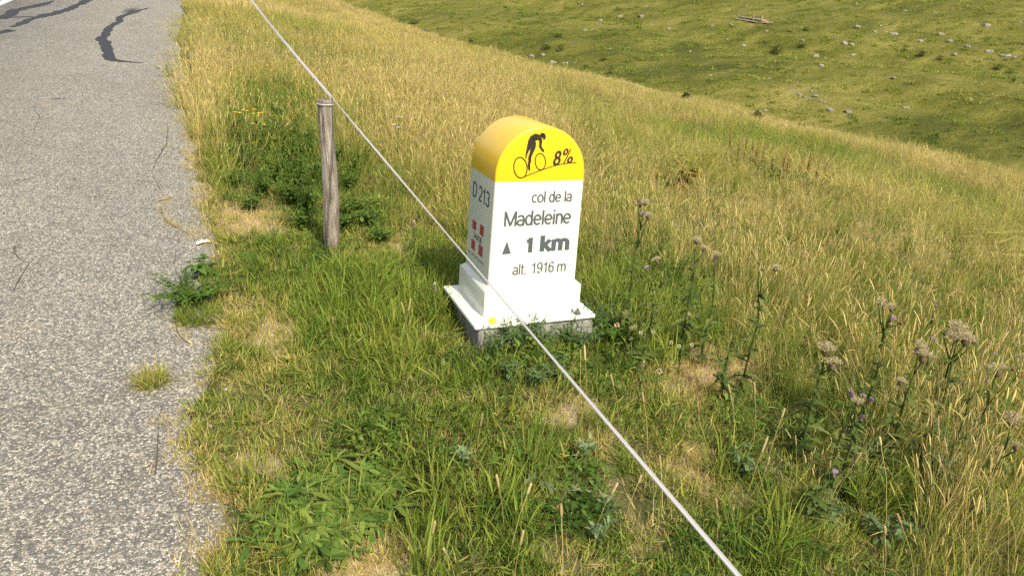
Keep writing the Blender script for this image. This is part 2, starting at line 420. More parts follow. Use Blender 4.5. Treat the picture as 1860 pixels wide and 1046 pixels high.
MAT['tar'] = plain('tar', (.036, .036, .036), .7, .25, nscale=15, namt=.3, bumpd=.004, bscale=90)
MAT['crack'] = plain('crack', (.075, .068, .058), .9, .1)
def road_pt(px, py):
    d = ray(px, py); n = np.array([0, -.08, 1.0]); t = (-.15 - n@CAM)/(n@d); X = CAM + d*t
    return X
def ribbon(name, pts, mat, lift, wob=.15, seed=0, sub=12):
    """pts: (px, py, half width in pixels across the road direction)"""
    r_ = random.Random(seed); W = []
    P = [(road_pt(a, b), w) for a, b, w in pts]
    for i in range(len(P)-1):
        for k in range(sub):
            t = k/sub; W.append((P[i][0]*(1-t)+P[i+1][0]*t, P[i][1]*(1-t)+P[i+1][1]*t))
    W.append(P[-1]); V = []; F = []
    for i, (p, w) in enumerate(W):
        a, b = W[max(i-1, 0)][0], W[min(i+1, len(W)-1)][0]
        t = Vector(b-a); t.z = 0; t.normalize(); nrm = Vector((-t.y, t.x, 0))
        c = Vector(p) + nrm*(max(w, .006)*wob*2*mnoise.noise((p[0]*6, p[1]*3, seed)))
        for sgn in (-1, 1):
            ww = w*.78*(1 + wob*4*mnoise.noise((p[0]*9, p[1]*4, seed+sgn*7.7)) + wob*2.4*mnoise.noise((p[0]*40, p[1]*16, seed+sgn*3.1)))
            v = c + nrm*(sgn*max(ww, .0008)); V.append((v.x, v.y, float(roadz(v.y))+.004+lift))
        if i: F.append((2*i-2, 2*i-1, 2*i+1, 2*i))
    return tag(link(name, mesh_np(name, V, F, mat)), kind='structure')
ribbon('tar_seam', [(268, 16, .035), (248, 22, .05), (228, 28, .05), (217, 34, .06), (218, 41, .06), (203, 47, .055), (195, 55, .075), (190, 64, .075), (184, 73, .085), (192, 80, .085), (193, 88, .085), (200, 96, .075), (196, 103, .09), (206, 110, .10), (222, 113, .05), (240, 114.5, .03), (262, 115.5, .008)], MAT['tar'], .004, seed=1)
ribbon('tar_seam', [(-60, 40, .1), (-30, 36, .1), (0, 34, .12), (15, 28, .10), (28, 20, .09), (50, 15, .09), (75, 10, .10), (98, 3, .03)], MAT['tar'], .0045, seed=2)
ribbon('tar_seam', [(20, 50, .04), (40, 44, .07), (58, 35, .07), (75, 31, .09), (100, 25, .10), (125, 19, .09), (140, 11, .07), (156, 3, .10), (166, -6, .10), (180, -18, .08)], MAT['tar'], .005, seed=3)
ribbon('tar_seam', [(-10, 36, .06), (10, 33, .06), (40, 32, .05), (70, 32.5, .04)], MAT['tar'], .0055, seed=4)
ribbon('tar_seam', [(-8, 63, .05), (6, 60, .04), (14, 56, .10), (20, 56, .06)], MAT['tar'], .004, seed=5)
for i, pts in enumerate([
    [(305, 225, .012), (302, 265, .02), (285, 292, .012), (276, 315, .012), (284, 333, .015), (292, 346, .012)],
    [(290, 368, .025), (300, 365, .03), (318, 361, .012)],
    [(293, 380, .03), (300, 398, .035), (316, 412, .04), (340, 424, .045), (352, 430, .02)],
    [(317, 450, .018), (318, 470, .018), (314, 482, .01)],
    [(322, 580, .012), (324, 600, .014), (331, 615, .012), (340, 624, .01)],
    [(25, 450, .02), (28, 462, .012), (42, 477, .012), (55, 478, .014), (40, 500, .018), (22, 530, .010)],
    [(297, 735, .02), (288, 762, .016), (290, 785, .016), (286, 820, .014), (278, 868, .01)],
    [(22, 330, .012), (50, 328, .03), (68, 325, .008)],
    [(62, 190, .01), (70, 215, .012), (60, 240, .01)],
    [(94, 182, .04), (110, 180, .03), (120, 181, .02)]]):
    ribbon('road_crack', [(a, b, c*.15) for a, b, c in pts], MAT['crack'], .003, wob=.9, seed=20+i, sub=10)

# ---------------------------------------------------------------- kilometre marker
def gel_mat(name, col, rough):
    m, nt, b, out = new_mat(name)
    v = objco(nt); n = noise(nt, v, 7, 5, .6); g = noise(nt, v, 45, 5, .7)
    c = mixc(nt, n, tuple(x*.95 for x in col), col)
    mp = N(nt, 'ShaderNodeMapping'); mp.inputs['Scale'].default_value = (1, 1, .12); nt.links.new(v, mp.inputs[0])
    rain = ramp(nt, [(.58, (0, 0, 0)), (.78, (.16, .16, .16))], noise(nt, mp.outputs[0], 38, 4, .6)).outputs[0]
    c = mixc(nt, rain, c, tuple(x*.6 for x in col))
    dirt = ramp(nt, [(.60, (0, 0, 0)), (.82, (.35, .35, .35))], mathn(nt, 'MULTIPLY_ADD', g, .6, mathn(nt, 'MULTIPLY', n, .4))).outputs[0]
    c = mixc(nt, dirt, c, tuple(x*.66 for x in col))
    nt.links.new(c, b.inputs['Base Color']); b.inputs['Roughness'].default_value = rough; b.inputs['Coat Weight'].default_value = .25; b.inputs['Coat Roughness'].default_value = .15
    bump(nt, noise(nt, v, 9, 3), .12, .004, b)
    return m
MAT['white'] = gel_mat('white_gelcoat', (.70, .69, .60), .35)
MAT['yellow'] = gel_mat('yellow_gelcoat', (.80, .50, .012), .32)
MAT['ink'] = plain('grey_lettering', (.075, .095, .105), .5, .3)
MAT['black_ink'] = plain('black_pictogram', (.028, .024, .02), .5, .3)
MAT['red'] = plain('red_emblem', (.42, .05, .06), .5, .3, nscale=40, namt=.12)
def concrete_mat():
    m, nt, b, out = new_mat('concrete')
    v = objco(nt); n = noise(nt, v, 130, 5, .75); n2 = noise(nt, v, 14, 4)
    c = ramp(nt, [(.32, (.12, .115, .10)), (.5, (.30, .285, .25)), (.7, (.46, .44, .39))], mathn(nt, 'MULTIPLY_ADD', n, .7, mathn(nt, 'MULTIPLY', n2, .3))).outputs[0]
    nt.links.new(c, b.inputs['Base Color']); b.inputs['Roughness'].default_value = .9
    bump(nt, n, .9, .012, b); return m
MAT['concrete'] = concrete_mat()

marker = empty('kilometre_marker', (0, .1345, -.13))
tag(marker, 'white roadside kilometre marker with rounded yellow top on a concrete footing', 'road marker')
OFF = Vector((0, .1345, -.13))
def mk(name, V, F, mat, smooth=True, bev=None, parent=None):
    V = [(v[0]-OFF.x, v[1]-OFF.y, v[2]-OFF.z) for v in V]
    o = link(name, mesh_np(name, V, F, mat, smooth), parent or marker)
    return o
def rrect(x0, x1, y0, y1, z, r, n=4):
    P = []
    for cx, cy, a0 in ((x1-r, y1-r, 0), (x0+r, y1-r, 90), (x0+r, y0+r, 180), (x1-r, y0+r, 270)):
        for k in range(n+1):
            a = math.radians(a0+90*k/n); P.append((cx+r*math.cos(a), cy+r*math.sin(a), z))
    return P
def loft(rings, cap0=True, cap1=True):
    n = len(rings[0]); V = [p for r in rings for p in r]; F = []
    for i in range(len(rings)-1):
        for j in range(n): F.append((i*n+j, i*n+(j+1) % n, (i+1)*n+(j+1) % n, (i+1)*n+j))
    if cap0: F.append(tuple(range(n))[::-1])
    if cap1: F.append(tuple((len(rings)-1)*n+j for j in range(n)))
    return V, F
def flatten_sharp(o, ang=35):
    o.data.polygons.foreach_set('use_smooth', np.ones(len(o.data.polygons), bool))
    bm = bmesh.new(); bm.from_mesh(o.data)
    for e in bm.edges:
        if len(e.link_faces) == 2 and e.calc_face_angle(0) > math.radians(ang): e.smooth = False
    bm.to_mesh(o.data); bm.free()
DEP, ZB, ZY, ZS, HW, TAP, BR = .311, .1338, .5801, .6006, .200, .0069, .009
# shaft (white) between the plinth and the colour line
V, F = loft([rrect(-HW-TAP*(ZY-z)/(ZY-ZB), HW+TAP*(ZY-z)/(ZY-ZB), 0, DEP, z, BR, 5) for z in (ZB, .25, .4, ZY)], False, False)
shaft = mk('shaft', V, F, MAT['white']); flatten_sharp(shaft)
# yellow cap: half-round profile swept in depth with rounded rims
prof = [(-1, ZY, 0)] + [(0, 0, a) for a in np.linspace(180, 0, 57)] + [(1, ZY, 0)]
def prof_ring(inset, y):
    R = [(-HW+inset, y, ZY)]
    for a in np.linspace(180, 0, 57):
        t = math.radians(a); R.append(((HW-inset)*math.cos(t), y, ZS+(HW+.0006-inset)*math.sin(t)))
    return R + [(HW-inset, y, ZY)]
steps = [(BR*(1-math.sin(t)), BR*(1-math.cos(t))) for t in np.linspace(0, math.pi/2, 6)]
rings = [prof_ring(i, y) for i, y in steps] + [prof_ring(i, DEP-y) for i, y in reversed(steps)]
V = [p for r in rings for p in r]; n = len(rings[0]); F = []
for i in range(len(rings)-1):
    for j in range(n-1): F.append((i*n+j, i*n+j+1, (i+1)*n+j+1, (i+1)*n+j))
F.append(tuple(range(n))[::-1]); F.append(tuple((len(rings)-1)*n+j for j in range(n)))
cap = mk('yellow_cap', V, F, MAT['yellow']); flatten_sharp(cap)
# plinth with a sloping shoulder
px0, px1, py0, py1 = -.2279, .2279, -.0252, .3362
V, F = loft([rrect(px0-.004, px1+.004, py0-.004, py1+.004, .0005, .008), rrect(px0-.0005, px1+.0005, py0-.0005, py1+.0005, .006, .007), rrect(px0, px1, py0, py1, .112, .007), rrect(px0+.002, px1-.002, py0+.002, py1-.002, .1165, .007),
             rrect(-.2085, .2085, -.0015, DEP+.0015, .132, .009), rrect(-.2062, .2062, .001, DEP-.001, .1345, .009)], False, False)
pl = mk('plinth', V, F, MAT['white']); flatten_sharp(pl, 28)
bx0, bx1, by0, by1 = -.2931, .2729, -.1046, .3738
V, F = loft([rrect(bx0, bx1, by0, by1, -.013, .01), rrect(bx0, bx1, by0, by1, -.004, .01), rrect(bx0+.0015, bx1-.0015, by0+.0015, by1-.0015, -.001, .01), rrect(bx0+.005, bx1-.005, by0+.005, by1-.005, 0, .01)], True, True)
bp = mk('base_flange', V, F, MAT['white']); flatten_sharp(bp, 28)
# concrete footing, roughly cast
fb = bmesh.new()
bmesh.ops.create_grid(fb, x_segments=2, y_segments=2, size=1)
fb.free()
def rough_block(x0, x1, y0, y1, z0, z1, seg=26):
    V = []; F = []; per = []
    for a, b_, n_ in (((x0, y0), (x1, y0), seg), ((x1, y0), (x1, y1), seg), ((x1, y1), (x0, y1), seg), ((x0, y1), (x0, y0), seg)):
        for k in range(n_): per.append((a[0]+(b_[0]-a[0])*k/n_, a[1]+(b_[1]-a[1])*k/n_))
    n_ = len(per); zs_ = np.linspace(z1, z0, 8)
    for iz, z in enumerate(zs_):
        for (x, y) in per:
            q_ = .006*mnoise.noise((x*14, y*14, z*20)) + .004*mnoise.noise((x*50, y*50, z*50))
            f = -.006 if iz == 0 else 0
            nx = (x-(x0+x1)/2)/((x1-x0)/2); ny = (y-(y0+y1)/2)/((y1-y0)/2)
            V.append((x+nx*(q_+f), y+ny*(q_+f), z))
    for i in range(7):
        for j in range(n_): F.append((i*n_+j, i*n_+(j+1) % n_, (i+1)*n_+(j+1) % n_, (i+1)*n_+j)[::-1])
    F.append(tuple(range(n_)))
    return V, F
V, F = rough_block(-.270, .264, -.095, .362, -.30, -.0135)
mk('concrete_footing', V, F, MAT['concrete'])
# anchor bolts: a yellow plastic cap and a bare nut
bm_ = MB(); bx, by = -.206, -.079
prof_b = [(0.019, .0), (.019, .003), (.0145, .004), (.0145, .019), (.012, .0225), (.004, .024)]
ringv = []
for r_, z in prof_b: ringv.append([(bx+r_*math.cos(a)*(1+.05*math.cos(6*a)), by+r_*math.sin(a)*(1+.05*math.cos(6*a)), z+.0004) for a in np.linspace(0, 2*math.pi, 18, endpoint=False)])
V, F = loft(ringv); o = mk('bolt_cap', V, F, plain('yellow_plastic', (.80, .62, .05), .45)); flatten_sharp(o)
o['label'] = 'yellow plastic cap over the left anchor bolt'
nut = MB(); nx_, ny_ = .193, -.076
MAT['steel'] = plain('weathered_steel', (.20, .19, .18), .55, .5, .7, nscale=80, namt=.4)
hexr = [[(nx_+r_*math.cos(a), ny_+r_*math.sin(a), z) for a in np.linspace(0, 2*math.pi, 6, endpoint=False)] for r_, z in ((.0125, .004), (.0125, .014), (.010, .0155))]
wash = [[(nx_+r_*math.cos(a), ny_+r_*math.sin(a), z) for a in np.linspace(0, 2*math.pi, 20, endpoint=False)] for r_, z in ((.017, .0004), (.017, .0035), (.016, .004))]
stud = [[(nx_+r_*math.cos(a), ny_+r_*math.sin(a), z) for a in np.linspace(0, 2*math.pi, 10, endpoint=False)] for r_, z in ((.0055, .012), (.0055, .026), (.0045, .027))]
VV = []; FF = []
for ring_ in (wash, hexr, stud):
    V, F = loft(ring_); b0 = len(VV); VV += V; FF += [tuple(i+b0 for i in f) for f in F]
o = mk('anchor_bolt', VV, FF, MAT['steel'], smooth=False)

# --- stroke lettering: each glyph a set of strokes in a box one cap-height tall
XH = .73
def arc(cx, cy, rx, ry, a0, a1, n=22): return [(cx+rx*math.cos(math.radians(a)), cy+ry*math.sin(math.radians(a))) for a in np.linspace(a0, a1, n)]
def el(cx, cy, rx, ry): return arc(cx, cy, rx, ry, 90, 450, 34)
h = XH/2
GL = {
 'c': (.46, [arc(.25, h, .20, h-.05, 48, 312)]),
 'o': (.52, [el(.26, h, .21, h-.05)]),
 'l': (.20, [[(.10, 0), (.10, 1)]]), 'I': (.24, [[(.12, 0), (.12, 1)]]),
 'd': (.53, [el(.24, h, .19, h-.05), [(.43, 0), (.43, 1)]]),
 'e': (.50, [[(.05, h), (.445, h)], arc(.25, h, .20, h-.05, 0, 318, 30)]),
 'a': (.50, [[(.41, .0), (.41, .50)] , arc(.235, .50, .175, .18, 0, 160), arc(.23, .21, .19, .165, 60, 300, 22), [(.325, .35), (.41, .40)], [(.325, .065), (.41, .18)]]),
 'M': (.80, [[(.08, 0), (.08, 1)], [(.08, .98), (.40, .03)], [(.40, .03), (.72, .98)], [(.72, 0), (.72, 1)]]),
 'i': (.20, [[(.10, 0), (.10, XH)], [(.10, .87), (.10, 1)]]),
 'n': (.50, [[(.08, 0), (.08, XH)], arc(.25, .45, .17, .23, 180, 0), [(.42, .45), (.42, 0)]]),
 'm': (.80, [[(.08, 0), (.08, XH)], arc(.24, .46, .16, .22, 180, 0), [(.40, .46), (.40, 0)], arc(.56, .46, .16, .22, 180, 0), [(.72, .46), (.72, 0)]]),
 'k': (.54, [[(.09, 0), (.09, 1)], [(.09, .26), (.44, .72)], [(.20, .42), (.48, 0)]]),
 't': (.28, [[(.13, .92), (.13, .13)], arc(.21, .13, .08, .09, 180, 290), [(.02, .68), (.26, .68)]]),
 '.': (.24, [[(.12, 0), (.12, .13)]]),
 '1': (.50, [[(.30, 0), (.30, 1)], [(.30, .90), (.22, .79), (.09, .755)]]),
 '9': (.50, [el(.25, .68, .19, .27), arc(.25, .50, .19, .45, 0, -55), arc(.235, .25, .16, .20, -62, -165)]),
 '6': (.50, [el(.25, .32, .19, .27), arc(.25, .50, .19, .45, 180, 125), arc(.265, .75, .16, .20, 118, 15)]),
 'D': (.62, [[(.08, 0), (.08, 1)], [(.08, .955), (.28, .955)] + arc(.28, .5, .26, .455, 90, -90) + [(.08, .045)]]),
 '2': (.50, [arc(.25, .70, .18, .255, 165, -35) , [(.40, .555), (.07, .05)], [(.05, .05), (.44, .05)]]),
 '3': (.50, [arc(.24, .73, .17, .22, 160, -90), arc(.24, .28, .19, .235, 90, -160)]),
 '8': (.50, [el(.25, .74, .165, .21), el(.25, .28, .195, .235)]),
 'S': (.58, [arc(.29, .72, .20, .235, 30, 230), arc(.29, .28, .21, .235, 50, -150), [(.165, .545), (.42, .455)]]),
 'A': (.62, [[(.04, 0), (.31, 1)], [(.31, 1), (.58, 0)], [(.13, .33), (.49, .33)]]),
 'V': (.58, [[(.04, 1), (.29, 0)], [(.29, 0), (.54, 1)]]),
 'O': (.70, [el(.35, .5, .28, .455)]),
 'E': (.54, [[(.09, 0), (.09, 1)], [(.09, .955), (.49, .955)], [(.09, .52), (.46, .52)], [(.09, .045), (.50, .045)]]),
 'P': (.56, [[(.09, 0), (.09, 1)], [(.09, .955), (.30, .955)] + arc(.30, .72, .19, .235, 90, -90) + [(.09, .485)]]),
 'R': (.60, [[(.09, 0), (.09, 1)], [(.09, .955), (.30, .955)] + arc(.30, .73, .19, .225, 90, -90) + [(.09, .505)], [(.30, .50), (.52, 0)]]),
 'T': (.54, [[(.27, 0), (.27, .95)], [(.03, .955), (.51, .955)]]),
 'N': (.64, [[(.09, 0), (.09, 1)], [(.09, .98), (.55, .02)], [(.55, 0), (.55, 1)]]),
 ' ': (.26, []),
 '/': (.40, [[(0, 0), (.42, 1.04)]]), 'º': (.34, [el(.17, .79, .105, .19)]), '₀': (.34, [el(.17, .2, .105, .19)]),
}
def strip(pts, w, closed=False):
    n = len(pts); L = []; R = []
    P = [Vector((p[0], p[1], 0)) for p in pts]
    closed = n > 3 and (P[0]-P[-1]).length < 1e-6
    for i in range(n):
        if closed: a, b = P[(i-1) % (n-1)], P[(i+1) % (n-1)]
        else: a, b = P[max(i-1, 0)], P[min(i+1, n-1)]
        t = (b-a).normalized(); nn = Vector((-t.y, t.x, 0))
        k = 1.0
        if 0 < i < n-1:
            t1 = (P[i]-P[i-1]).normalized(); k = 1/max(.5, abs(t1.dot(t)))
        L.append(P[i]+nn*w*.5*k); R.append(P[i]-nn*w*.5*k)
    return L, R
def text_geo(s, w, track=0.0):
    """strokes of a line of text; returns quads (x, y, layer) in cap-height units and the total width"""
    x = 0.0; V = []; F = []; lay = 0
    for ch in s:
        adv, strokes = GL[ch]
        for st in strokes:
            L, R = strip(st, w); b0 = len(V)
            for l, r in zip(L, R): V += [(l.x+x, l.y, lay), (r.x+x, r.y, lay)]
            for i in range(len(L)-1): F.append((b0+2*i, b0+2*i+1, b0+2*i+3, b0+2*i+2))
            lay = (lay+1) % 5
        x += adv + track
    return V, F, x-track
def put_text(s, x0, x1, z0, cap_h, w, name, mat, plane='front', slope=0.0, shear=0.0, track=0.0):
    V, F, W = text_geo(s, w, track)
    sx = (x1-x0)/W; out = []
    for (u, v, l) in V:
        a = x0 + u*sx + shear*v*cap_h; z = z0 + v*cap_h + slope*(u*sx)
        if plane == 'front': out.append((a, -.0006-.00012*l, z))
        else: out.append((-(HW+TAP*(ZY-z)/(ZY-ZB))-.0006-.00012*l, a, z))
    return mk(name, out, F, mat, smooth=False)
def put_text_side(s, y0, y1, z0, cap_h, w, name, mat, **k):   # on the left face text runs toward the front (-y)
    V, F, W = text_geo(s, w, k.get('track', 0)); sx = (y1-y0)/W; out = []
    for (u, v, l) in V:
        a = y0 + u*sx; z = z0 + v*cap_h
        out.append((-(HW+TAP*(ZY-z)/(ZY-ZB))-.0006-.00012*l, a, z))
    return mk(name, out, F, mat, smooth=False)
put_text('col de la', -.034, .1515, .4900, .0475, .128, 'inscription', MAT['ink'])
put_text('Madeleine', -.152, .1545, .3935, .0635, .128, 'inscription', MAT['ink'])
put_text('1', -.0495, -.0075, .2735, .0655, .235, 'inscription', MAT['ink'])
put_text('km', .0215, .1575, .2742, .0710, .215, 'inscription', MAT['ink'])
put_text('alt.', -.098, -.0335, .1760, .0490, .122, 'inscription', MAT['ink'])
put_text('1916 m', -.0135, .1545, .1765, .0490, .122, 'inscription', MAT['ink'])
mk('triangle', [(-.1518, -.0006, .2722), (-.1113, -.0006, .2732), (-.1322, -.0006, .3290)], [(0, 1, 2)], MAT['ink'])
put_text_side('D 213', .2640, .0475, .4600, .0660, .128, 'inscription', MAT['ink'])
def side_quad(y0, y1, z0, z1):
    f = lambda y, z: (-(HW+TAP*(ZY-z)/(ZY-ZB))-.0006, y, z)
    return [f(y0, z0), f(y1, z0), f(y1, z1), f(y0, z1)]
for (y0, y1, z0, z1) in ((.2430, .1915, .3190, .3590), (.1420, .0935, .3210, .3665), (.2425, .1920, .2265, .2715), (.1430, .0905, .2300, .2765)):
    mk('emblem_square', side_quad(y0, y1, z0, z1), [(0, 1, 2, 3)], MAT['red'], smooth=False)
put_text_side('SAVOIE', .2200, .1030, .2835, .0265, .12, 'inscription', MAT['ink'])
put_text_side('DEPARTEMENT', .2320, .0600, .2000, .0120, .14, 'inscription', MAT['ink'], track=.45)
VV = side_quad(.2700, .2560, .1980, .2070); mk('emblem_dot', VV, [(0, 1, 2, 3)], MAT['ink'])
# pictogram of a rider bent over a bicycle, climbing
picV = []; picF = []
def pic_strip(pts, w, lay):
    L, R = strip(pts, w); b0 = len(picV)
    for l, r in zip(L, R): picV.extend([(l.x, -.0006-.00015*lay, l.y), (r.x, -.0006-.00015*lay, r.y)])
    for i in range(len(L)-1): picF.append((b0+2*i, b0+2*i+1, b0+2*i+3, b0+2*i+2))
def tilted(cx, cz, a, b_, rot): 
    P = []
    for t in np.linspace(0, 2*math.pi, 49):
        x, z = a*math.cos(t), b_*math.sin(t); r_ = math.radians(rot); P.append((cx+x*math.cos(r_)-z*math.sin(r_), cz+x*math.sin(r_)+z*math.cos(r_)))
    P[-1] = P[0]; return P
pic_strip(tilted(-.0945, .6370, .0285, .0425, 14), .0050, 0)
pic_strip(tilted(-.0088, .6605, .0225, .0340, 14), .0044, 1)
pic_strip([(-.0846, .5964), (-.0625, .6045), (-.0404, .6130), (-.0115, .6230), (.0174, .6320), (.05, .6415), (.0815, .6486), (.1143, .6532), (.1549, .6543)], .0036, 2)
# "8%" in slanted strokes
def pic_text(s, x0, x1, z0, caph, w, sh, lay):
    V, F, W = text_geo(s, w); sx = (x1-x0)/W; b0 = len(picV)
    for (u, v, l) in V: picV.append((x0+u*sx+sh*v*caph, -.0006-.00015*(lay+l), z0+v*caph+.10*(u*sx)))
    picF.extend([tuple(i+b0 for i in f) for f in F])
pic_text('8', .0480, .0780, .6440, .0580, .165, .12, 3)
pic_text('º', .0790, .1040, .6515, .0590, .11, .22, 3)
pic_strip([(.0970, .6510), (.1235, .7110)], .0050, 4)
pic_text('₀', .1090, .1370, .6535, .0590, .11, .12, 3)
mk('pictogram', picV, picF, MAT['black_ink'], smooth=False)
def limb(pts, lay):
    """a tapering flat limb: (x, z, width) along its middle line"""
    P = []
    for i in range(len(pts)-1):
        for k in range(5):
            t = k/5; P.append([pts[i][m]*(1-t)+pts[i+1][m]*t for m in range(3)])
    P.append(pts[-1]); V = []; F = []
    for i, p in enumerate(P):
        a, b = P[max(i-1, 0)], P[min(i+1, len(P)-1)]; t = Vector((b[0]-a[0], b[1]-a[1], 0)).normalized(); nn = Vector((-t.y, t.x, 0))*p[2]*.5
        V += [(p[0]+nn.x, -.0006-.00015*lay, p[1]+nn.y), (p[0]-nn.x, -.0006-.00015*lay, p[1]-nn.y)]
        if i: F.append((2*i-2, 2*i-1, 2*i+1, 2*i))
    return V, F
rv = []; rf = []
for lay, pts in enumerate([
    [(-.0545, .7200, .026), (-.0560, .7380, .029), (-.0500, .7530, .029), (-.0380, .7600, .027), (-.0235, .7585, .022), (-.0120, .7560, .015)],
    [(-.0170, .7640, .012), (-.0110, .7690, .016), (-.0040, .7665, .0175), (.0010, .7580, .013), (-.0020, .7500, .008)],
    [(-.0180, .7560, .017), (-.0140, .7400, .013), (-.0150, .7230, .011), (-.0075, .7125, .0095), (.0005, .7040, .0095), (.0040, .7030, .006)],
    [(-.0480, .7400, .028), (-.0455, .7200, .022), (-.0505, .6990, .0155), (-.0570, .6800, .0135), (-.0565, .6600, .0120), (-.0585, .6480, .0105), (-.0555, .6300, .0085), (-.0530, .6250, .004)],
    [(-.0620, .7300, .020), (-.0660, .7120, .0145), (-.0720, .6960, .0085), (-.0735, .6830, .006), (-.0745, .6735, .003)]]):
    V, F = limb(pts, lay); b0 = len(rv); rv += V; rf += [tuple(i+b0 for i in f) for f in F]
mk('rider_figure', rv, rf, MAT['black_ink'], smooth=False)

# ---------------------------------------------------------------- wooden fence post and tape
def wood_mat():
    m, nt, b, out = new_mat('weathered_wood')
    v = objco(nt); mp = N(nt, 'ShaderNodeMapping'); mp.inputs['Scale'].default_value = (1, 1, .10); nt.links.new(v, mp.inputs[0])
    g = noise(nt, mp.outputs[0], 70, 6, .7); n2 = noise(nt, v, 9, 4); n3 = noise(nt, mp.outputs[0], 22, 4, .6)
    c = ramp(nt, [(.30, (.055, .044, .034)), (.42, (.20, .17, .135)), (.58, (.34, .30, .245)), (.78, (.52, .47, .40))], g).outputs[0]
    c = mixc(nt, ramp(nt, [(.56, (0, 0, 0)), (.68, (.8, .8, .8))], n3).outputs[0], c, (.16, .085, .055))
    c = mixc(nt, ramp(nt, [(.5, (0, 0, 0)), (.75, (.6, .6, .6))], n2).outputs[0], c, (.42, .39, .34))
    nt.links.new(c, b.inputs['Base Color']); b.inputs['Roughness'].default_value = .9; b.inputs['Specular IOR Level'].default_value = .2
    bump(nt, mathn(nt, 'ADD', g, n3), 1.0, .016, b); return m
pb = at(604, 458); ptop_d = ray(591, 181)
hd = np.linalg.norm((pb-CAM)[:2]); pt = CAM + ptop_d*(hd/np.linalg.norm(ptop_d[:2]))
post = empty('fence_post', tuple(pb)); tag(post, 'weathered grey wooden post with white tie carrying the fence tape', 'fence post')
Vp = []; Fp = []; nseg, nring = 64, 70
H = pt[2]-pb[2]
for i in range(nring+1):
    t = i/nring; z = -.25 + t*(H+.25)
    tt = max(0, z/H)
    cx = (pt[0]-pb[0])*tt + .020*math.sin(tt*4.2+.3)*tt*(1-tt)*2 ; cy = (pt[1]-pb[1])*tt
    r = .0395 + .005*math.sin(tt*5+.6) + .003*tt
    if tt < .12: r *= .80+.20*tt/.12
    for j in range(nseg):
        a = 2*math.pi*j/nseg
        k = .95 + .16*mnoise.noise((math.cos(a)*1.3, math.sin(a)*1.3, z*2.6)) + .12*mnoise.noise((math.cos(a)*4, math.sin(a)*4, z*2.5))
        crack = -.16*math.exp(-((a-4.6-.5*math.sin(z*6))/.10)**2)*sstep(.25, .5, tt) - .13*math.exp(-((a-5.4-.35*math.sin(z*9+1))/.06)**2)*(1-sstep(.5, .7, tt)) - .12*math.exp(-((a-4.0-.3*math.sin(z*5))/.07)**2)*sstep(.5, .75, tt)
        Vp.append((cx+r*(k+float(crack))*math.cos(a), cy+r*(k+float(crack))*math.sin(a), z + (0.016*mnoise.noise((math.cos(a)*1.5, math.sin(a)*1.5, 1))+.010*mnoise.noise((math.cos(a)*5, math.sin(a)*5, 4)) if i == nring else 0)))
for i in range(nring):
    for j in range(nseg): Fp.append((i*nseg+j, i*nseg+(j+1) % nseg, (i+1)*nseg+(j+1) % nseg, (i+1)*nseg+j))
b0 = len(Vp); Vp.append(((pt-pb)[0], (pt-pb)[1], H-.006))
for j in range(nseg): Fp.append((nring*nseg+j, nring*nseg+(j+1) % nseg, b0))
stem_o = link('timber', mesh_np('timber', Vp, Fp, wood_mat()), post)
MAT['tape'] = plain('white_tape', (.55, .53, .50), .45, .4)
def tape_mat():
    m, nt, b, out = new_mat('woven_tape')
    uv = N(nt, 'ShaderNodeAttribute', attribute_name='tone').outputs['Fac']
    c = ramp(nt, [(.0, (.44, .42, .40)), (.33, (.27, .25, .25)), (.40, (.52, .50, .48)), (.62, (.30, .28, .28)), (.70, (.52, .50, .48)), (1, (.42, .40, .38))], mathn(nt, 'ADD', uv, mathn(nt, 'MULTIPLY_ADD', noise(nt, objco(nt), 30, 3), .3, -.15))).outputs[0]
    nt.links.new(c, b.inputs['Base Color']); b.inputs['Roughness'].default_value = .5
    return m
MAT['woven'] = tape_mat()
tie = MB(); Pt = []
for k in range(33):
    a = 2*math.pi*k/32; r = .0405
    Pt.append(((pt-pb)[0]+r*math.cos(a)*1.02, (pt-pb)[1]+r*math.sin(a)*1.02, H-.019+.004*math.sin(a)))
tie.tube(Pt, .0024, 6); tie.build('wire_tie', MAT['tape'], post)
# tape: from up the road over the post and down past the marker, behind the camera
T0 = CAM + 7.3*ray(460, 0) ; T1 = np.array([pt[0]+.044, pt[1]-.012, pt[2]-.004]); T2 = CAM + 1.13*ray(1355, 1046)
T3 = T2 + (T2-T1)*.9
T_far = T0 + (T0-T1)*.8
def tape_pts(A, B, n, sag):
    return [A*(1-t)+B*t - np.array([0, 0, sag*4*t*(1-t)]) for t in np.linspace(0, 1, n)]
TP = tape_pts(T_far, T1, 60, .03)[:-1] + tape_pts(T1, T3, 70, .012)
tv = []; tf = []; tt_ = []
for i, p in enumerate(TP):
    a, b = TP[max(i-1, 0)], TP[min(i+1, len(TP)-1)]
    t = Vector(b-a).normalized(); sdv = t.cross(Vector((0, 0, 1))).normalized(); up = sdv.cross(t)
    tw = math.radians((-50 if i < 59 else 52) + 12*math.sin(i*.21) + 10*math.sin(i*.083+1))
    wv = up*math.cos(tw) + sdv*math.sin(tw); nv = t.cross(wv)
    hw = .0070 + .0012*max(0, 1-i/66); th = .0009
    for k, (u, n_) in enumerate(((-1, -1), (-.5, -1), (0, -1), (.5, -1), (1, -1), (1, 1), (.5, 1), (0, 1), (-.5, 1), (-1, 1))):
        v = Vector(p) + wv*(u*hw) + nv*(n_*th); tv.append(tuple(v)); tt_.append(u*.5+.5)
    if i:
        for k in range(10): tf.append(((i-1)*10+k, (i-1)*10+(k+1) % 10, i*10+(k+1) % 10, i*10+k))
tape = link('fence_tape', mesh_np('fence_tape', tv, tf, MAT['woven'], False, {'tone': tt_}))
